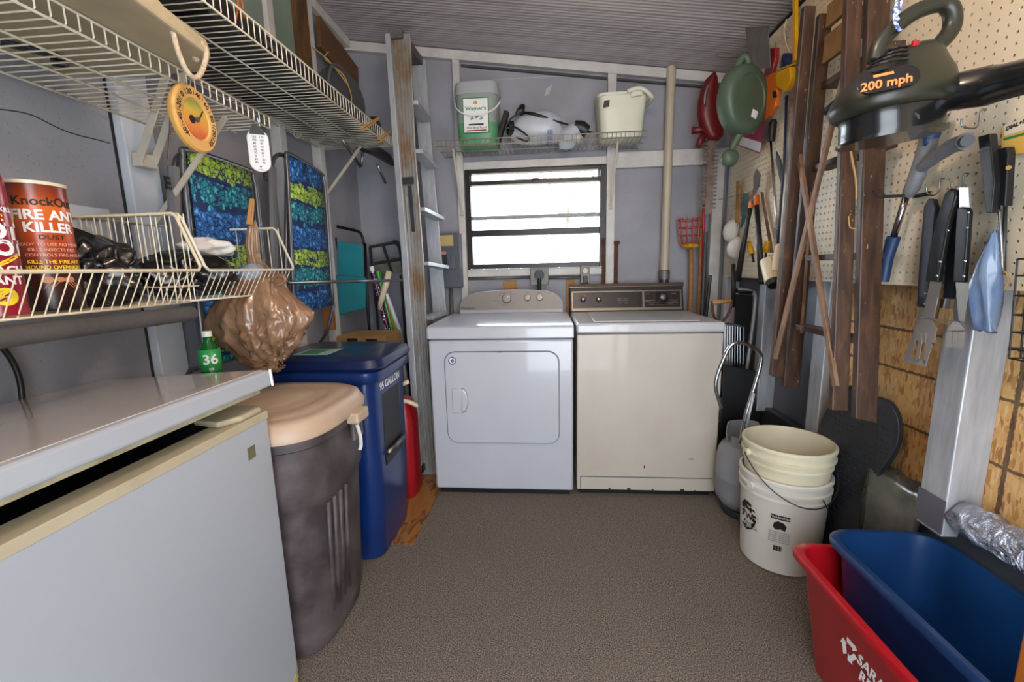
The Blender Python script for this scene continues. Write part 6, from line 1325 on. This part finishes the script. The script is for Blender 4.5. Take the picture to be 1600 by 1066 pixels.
MB().box(tuple(aty(653, 738, 2.35)), tuple(aty(662, 728, 2.36) + Vector((0, .03, 0)))).build('foot', 'black_plastic', al)

# ---- plywood panelling sheet on the floor
tag(MB().box((-1.22, 1.735, 0), (-.617, 2.90, .006)).build('panelling_sheet', 'panelling'), 'brown wood-grain panelling sheet lying on the carpet left of the dryer', 'sheet')

# ---- blue wheeled bin
M('toter_blue', '0E2C66', .3, coat=.3, var='0C2658'); M('toter_lid', '101F48', .3, coat=.3, var='0D1A3E')
tb_ = thing('wheeled_bin', 'dark blue wheeled recycling bin with a hinged lid behind the brown can', 'bin', (-.95, 1.8, 0))
def rrz(x0, y0, x1, y1, r, z, n=6): return [Vector((p[0], p[1], z)) for p in rrect(x0, y0, x1, y1, r, n)]
MB().loft([rrz(-1.12, 1.62, -.72, 2.00, .06, .008), rrz(-1.14, 1.61, -.705, 2.01, .06, .30), rrz(-1.15, 1.605, -.70, 2.02, .06, .78), rrz(-1.15, 1.605, -.70, 2.02, .06, .80)]).build('body', 'toter_blue', tb_, smooth=40)
MB().loft([rrz(-1.17, 1.59, -.68, 2.04, .07, .79), rrz(-1.175, 1.585, -.675, 2.045, .07, .80), rrz(-1.175, 1.585, -.675, 2.045, .07, .835), rrz(-1.16, 1.60, -.69, 2.03, .07, .845)]).build('rim', 'toter_blue', tb_, smooth=40)
ld = MB().loft([rrz(-1.18, 1.595, -.665, 2.04, .07, .846), rrz(-1.18, 1.59, -.66, 2.045, .07, .855), rrz(-1.17, 1.60, -.67, 2.035, .07, .885), rrz(-1.13, 1.64, -.72, 1.99, .06, .90)]).build('lid', 'toter_lid', tb_, smooth=40)
MB().box((-1.05, 1.66, .9), (-.90, 1.80, .9012)).build('lid_label', M('label_pale', '8FA8A0', .5), ld)
MB().box((-1.03, 1.68, .9012), (-.95, 1.78, .9018)).build('label_print', 'green_ink', ld)
MB().box((-.7035, 1.70, .40), (-.699, 1.90, .72)).build('lift_pocket', 'black_plastic', tb_, bevel=.02)
MB().tube([(-.69, 1.70, .46), (-.685, 1.90, .46)], .013, 12).build('lift_bar', 'steel', tb_, smooth=True)
text('bin_lettering', '95 GALLON', .045, Pl((-.6985, 1.80, .755), (0, 1, 0), (.01, 0, 1)), 'white_ink', tb_, bold=.01)
for y_ in (1.66, 1.94): MB().tube([(-1.16, y_ - .02, .11), (-1.16, y_ + .02, .11)], .10, 20).build('wheel', 'black_plastic', tb_, smooth=50)

# ---- brown trash can with its beige lid
M('can_brown', '3C3436', .5, var='665B5C', vs=8, thr=(.4, .75)); M('lid_beige', 'B9A28A', .45, var='A8907A', vs=5)
gc = thing('trash_can', 'dirty dark brown trash can with a beige snap lid beside the freezer', 'trash can', (-.92, 1.30, 0)); GC = (-.92, 1.32)
def sq_ring(r, z, pw=3.4, seg=64, ribs=0):
    out = []
    for k in range(seg):
        a = 2 * math.pi * k / seg; e = 2 / pw; x, y = math.cos(a), math.sin(a)
        rr = r * (1 - (ribs * (.5 + .5 * math.cos(k * math.pi / 1.0)) if abs(math.cos(a)) > .93 or abs(math.sin(a)) > .93 else 0))
        out.append(Vector((GC[0] + math.copysign(abs(x) ** e, x) * rr, GC[1] + math.copysign(abs(y) ** e, y) * rr, z)))
    return out
MB().loft([sq_ring(.185, .0), sq_ring(.193, .01), sq_ring(.197, .06), sq_ring(.203, .065), sq_ring(.204, .10), sq_ring(.206, .11, ribs=.03), sq_ring(.222, .50, ribs=.03), sq_ring(.226, .53), sq_ring(.234, .545), sq_ring(.240, .72), sq_ring(.246, .725), sq_ring(.247, .765), sq_ring(.236, .77)]).build('body', 'can_brown', gc, smooth=40)
for yy in (-.115, -.075, -.035, .005): MB().tube([(GC[0] + .199, GC[1] + yy * .9, .12), (GC[0] + .222, GC[1] + yy, .515)], .008, 8).build('rib', 'can_brown', gc, smooth=True)
ld = MB().loft([sq_ring(.249, .757), sq_ring(.257, .755), sq_ring(.259, .775), sq_ring(.250, .79), sq_ring(.244, .805), sq_ring(.225, .815), sq_ring(.215, .812), sq_ring(.205, .818), sq_ring(.16, .822), sq_ring(.15, .816), sq_ring(.135, .823), sq_ring(.12, .817), sq_ring(.10, .824), sq_ring(.001, .826)]).build('lid', 'lid_beige', gc, smooth=60)
MB().box((GC[0] + .235, GC[1] + .01, .725), (GC[0] + .285, GC[1] + .10, .765)).build('latch', 'lid_beige', ld, bevel=.008)
MB().box((GC[0] + .245, GC[1] + .02, .66), (GC[0] + .265, GC[1] + .09, .74)).build('handle', 'can_brown', gc, bevel=.008)
MB().tube(smooth_path([(GC[0] + .269, GC[1] + .03, .72), (GC[0] + .272, GC[1] + .04, .68), (GC[0] + .268, GC[1] + .05, .64), (GC[0] + .262, GC[1] + .05, .62)]), [.006] * 19, 5).build('torn_tag', 'paper', gc)
gb = thing('green_bottle', 'green soft drink bottle with white numerals standing on the trash can lid', 'bottle', (-1.06, 1.245, .826))
m, t = mk('bottle_green'); t.b.inputs['Roughness'].default_value = .12; t.b.inputs['Base Color'].default_value = lin('0C6A2C'); t.b.inputs['Transmission Weight'].default_value = .3
MB().lathe([(.022, 0), (.029, .01), (.030, .10), (.029, .15), (.022, .185), (.012, .205), (.012, .22)], (0, 0, 0), 24).build('bottle', 'bottle_green', gb, world=False, smooth=True)
MB().lathe([(.0305, .112), (.0305, .178)], (0, 0, 0), 24).build('label', M('label_green', '2A9A50', .4), gb, world=False, smooth=True)
MB().lathe([(.014, .218), (.014, .235), (.001, .236)], (0, 0, 0), 16).build('cap', 'white_ink', gb, world=False, smooth=50)
cyl_text(gb, '36', .042, .148, 'white_ink', .0305, math.atan2(-1.245, 1.06), .02); cyl_text(gb, 'oz', .014, .12, 'white_ink', .0305, math.atan2(-1.245, 1.06))

# ---- chest freezer with the lid standing ajar
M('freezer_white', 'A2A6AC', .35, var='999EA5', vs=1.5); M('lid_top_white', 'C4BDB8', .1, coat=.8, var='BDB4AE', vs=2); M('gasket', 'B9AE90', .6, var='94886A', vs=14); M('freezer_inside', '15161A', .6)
M('rim_beige', 'B2A890', .5, var='A2977C', vs=5)
fz = thing('chest_freezer', 'white chest freezer with its lid ajar filling the lower left of the picture', 'freezer', (-1.0, .4, 0))
FX0, FX1, FY0, FY1, FZ = -1.255, -.76, -.35, 1.06, .864
b = MB(); b.box((FX1 - .05, FY0, .02), (FX1, FY1, FZ)); b.build('front_panel', 'freezer_white', fz, bevel=.006)
MB().box((FX0, FY1 - .05, .02), (FX1 - .05, FY1, FZ)).build('side_panel', 'freezer_white', fz, bevel=.004); MB().box((FX0, FY0, .02), (FX1 - .05, FY0 + .05, FZ)).build('side_panel', 'freezer_white', fz, bevel=.004)
MB().box((FX0, FY0 + .05, .02), (FX0 + .04, FY1 - .05, FZ)).build('back_panel', 'freezer_white', fz, bevel=.004)
MB().box((FX0 + .04, FY0 + .05, .02), (FX1 - .05, FY1 - .05, .25)).build('inner_floor', 'freezer_inside', fz)
b = MB(); b.box((FX0 + .0405, FY0 + .051, .25), (FX0 + .05, FY1 - .051, FZ)); b.box((FX1 - .06, FY0 + .051, .25), (FX1 - .0505, FY1 - .051, FZ)); b.box((FX0 + .05, FY1 - .06, .25), (FX1 - .06, FY1 - .0505, FZ)); b.build('liner', 'freezer_inside', fz)
MB().box((FX1 - .062, FY0, FZ), (FX1 + .001, FY1, FZ + .004)).box((FX1 - .002, FY0, FZ - .018), (FX1 + .0015, FY1, FZ + .003)).build('front_rim', 'rim_beige', fz, bevel=.001)
MB().box((FX0, FY1 - .06, FZ), (FX1 - .062, FY1, FZ + .004)).build('side_rim', 'rim_beige', fz, bevel=.001)
MB().prism([(FX1 - .11, FY1 - .12), (FX1 - .03, FY1 - .14), (FX1 - .002, FY1 - .09), (FX1 - .002, FY1 - .02), (FX1 - .02, FY1 - .003), (FX1 - .10, FY1 - .003)], .016, Matrix.Translation((0, 0, FZ + .004))).build('corner_cap', 'rim_beige', fz, bevel=.006)
# lid: hinge line at the back, front raised
HX, HZ = FX0 + .015, FZ + .013; LA = R_(3.4); LM = Matrix.Translation((HX, 0, HZ)) @ Matrix.Rotation(-LA, 4, 'Y')
LW = .503
lid = MB().box((0, FY0, .028), (LW, FY1 + .005, .074), LM).build('lid', 'freezer_white', fz, bevel=.008, bseg=3)
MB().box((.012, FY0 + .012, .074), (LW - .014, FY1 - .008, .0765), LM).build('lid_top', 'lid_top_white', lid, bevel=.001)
MB().box((.02, FY0 + .02, .014), (LW - .022, FY1 - .015, .028), LM).build('gasket', 'gasket', lid, bevel=.003)
MB().box((LW - .001, FY1 - .0, .028), (LW + .0035, FY1 + .0085, .074), LM).build('corner_edge', 'white_ink', lid, bevel=.002)
bd = MB().box((FX1, .968, .765), (FX1 + .0015, .996, .797)).build('badge', M('badge_brass', '8A8468', .4, .6), fz, bevel=.0006)
MB().prism([(-.055, -.09), (.035, -.09), (.035, .015), (.028, .02)], .0012, Pl((FX1 + .0008, 1.015, .035), (0, 1, 0), (0, 0, 1))).build('rating_label', 'yellow_label', fz)
MB().prism([(.012 * math.cos(a) , .022 * math.sin(a) - .02) for a in (2 * math.pi * k / 16 for k in range(16))], .002, Pl((FX1 + .0016, 1.03, .035), (0, 1, 0), (0, 0, 1))).build('label_plug', 'lid_grey', fz)
MB().box((FX0 + .02, FY0 + .02, 0), (FX1 - .02, FY1 - .02, .02)).build('base', 'black_plastic', fz)
cw = thing('electric_cable', 'black cord curving down the left wall to the freezer', 'cord', (-1.24, .85, .95))
MB().tube(smooth_path([atx(-20, 520, -1.235), atx(5, 545, -1.235), atx(22, 570, -1.235), atx(32, 600, -1.235), atx(36, 640, -1.235)]), .006, 8).build('cord', 'black_plastic', cw, smooth=True)
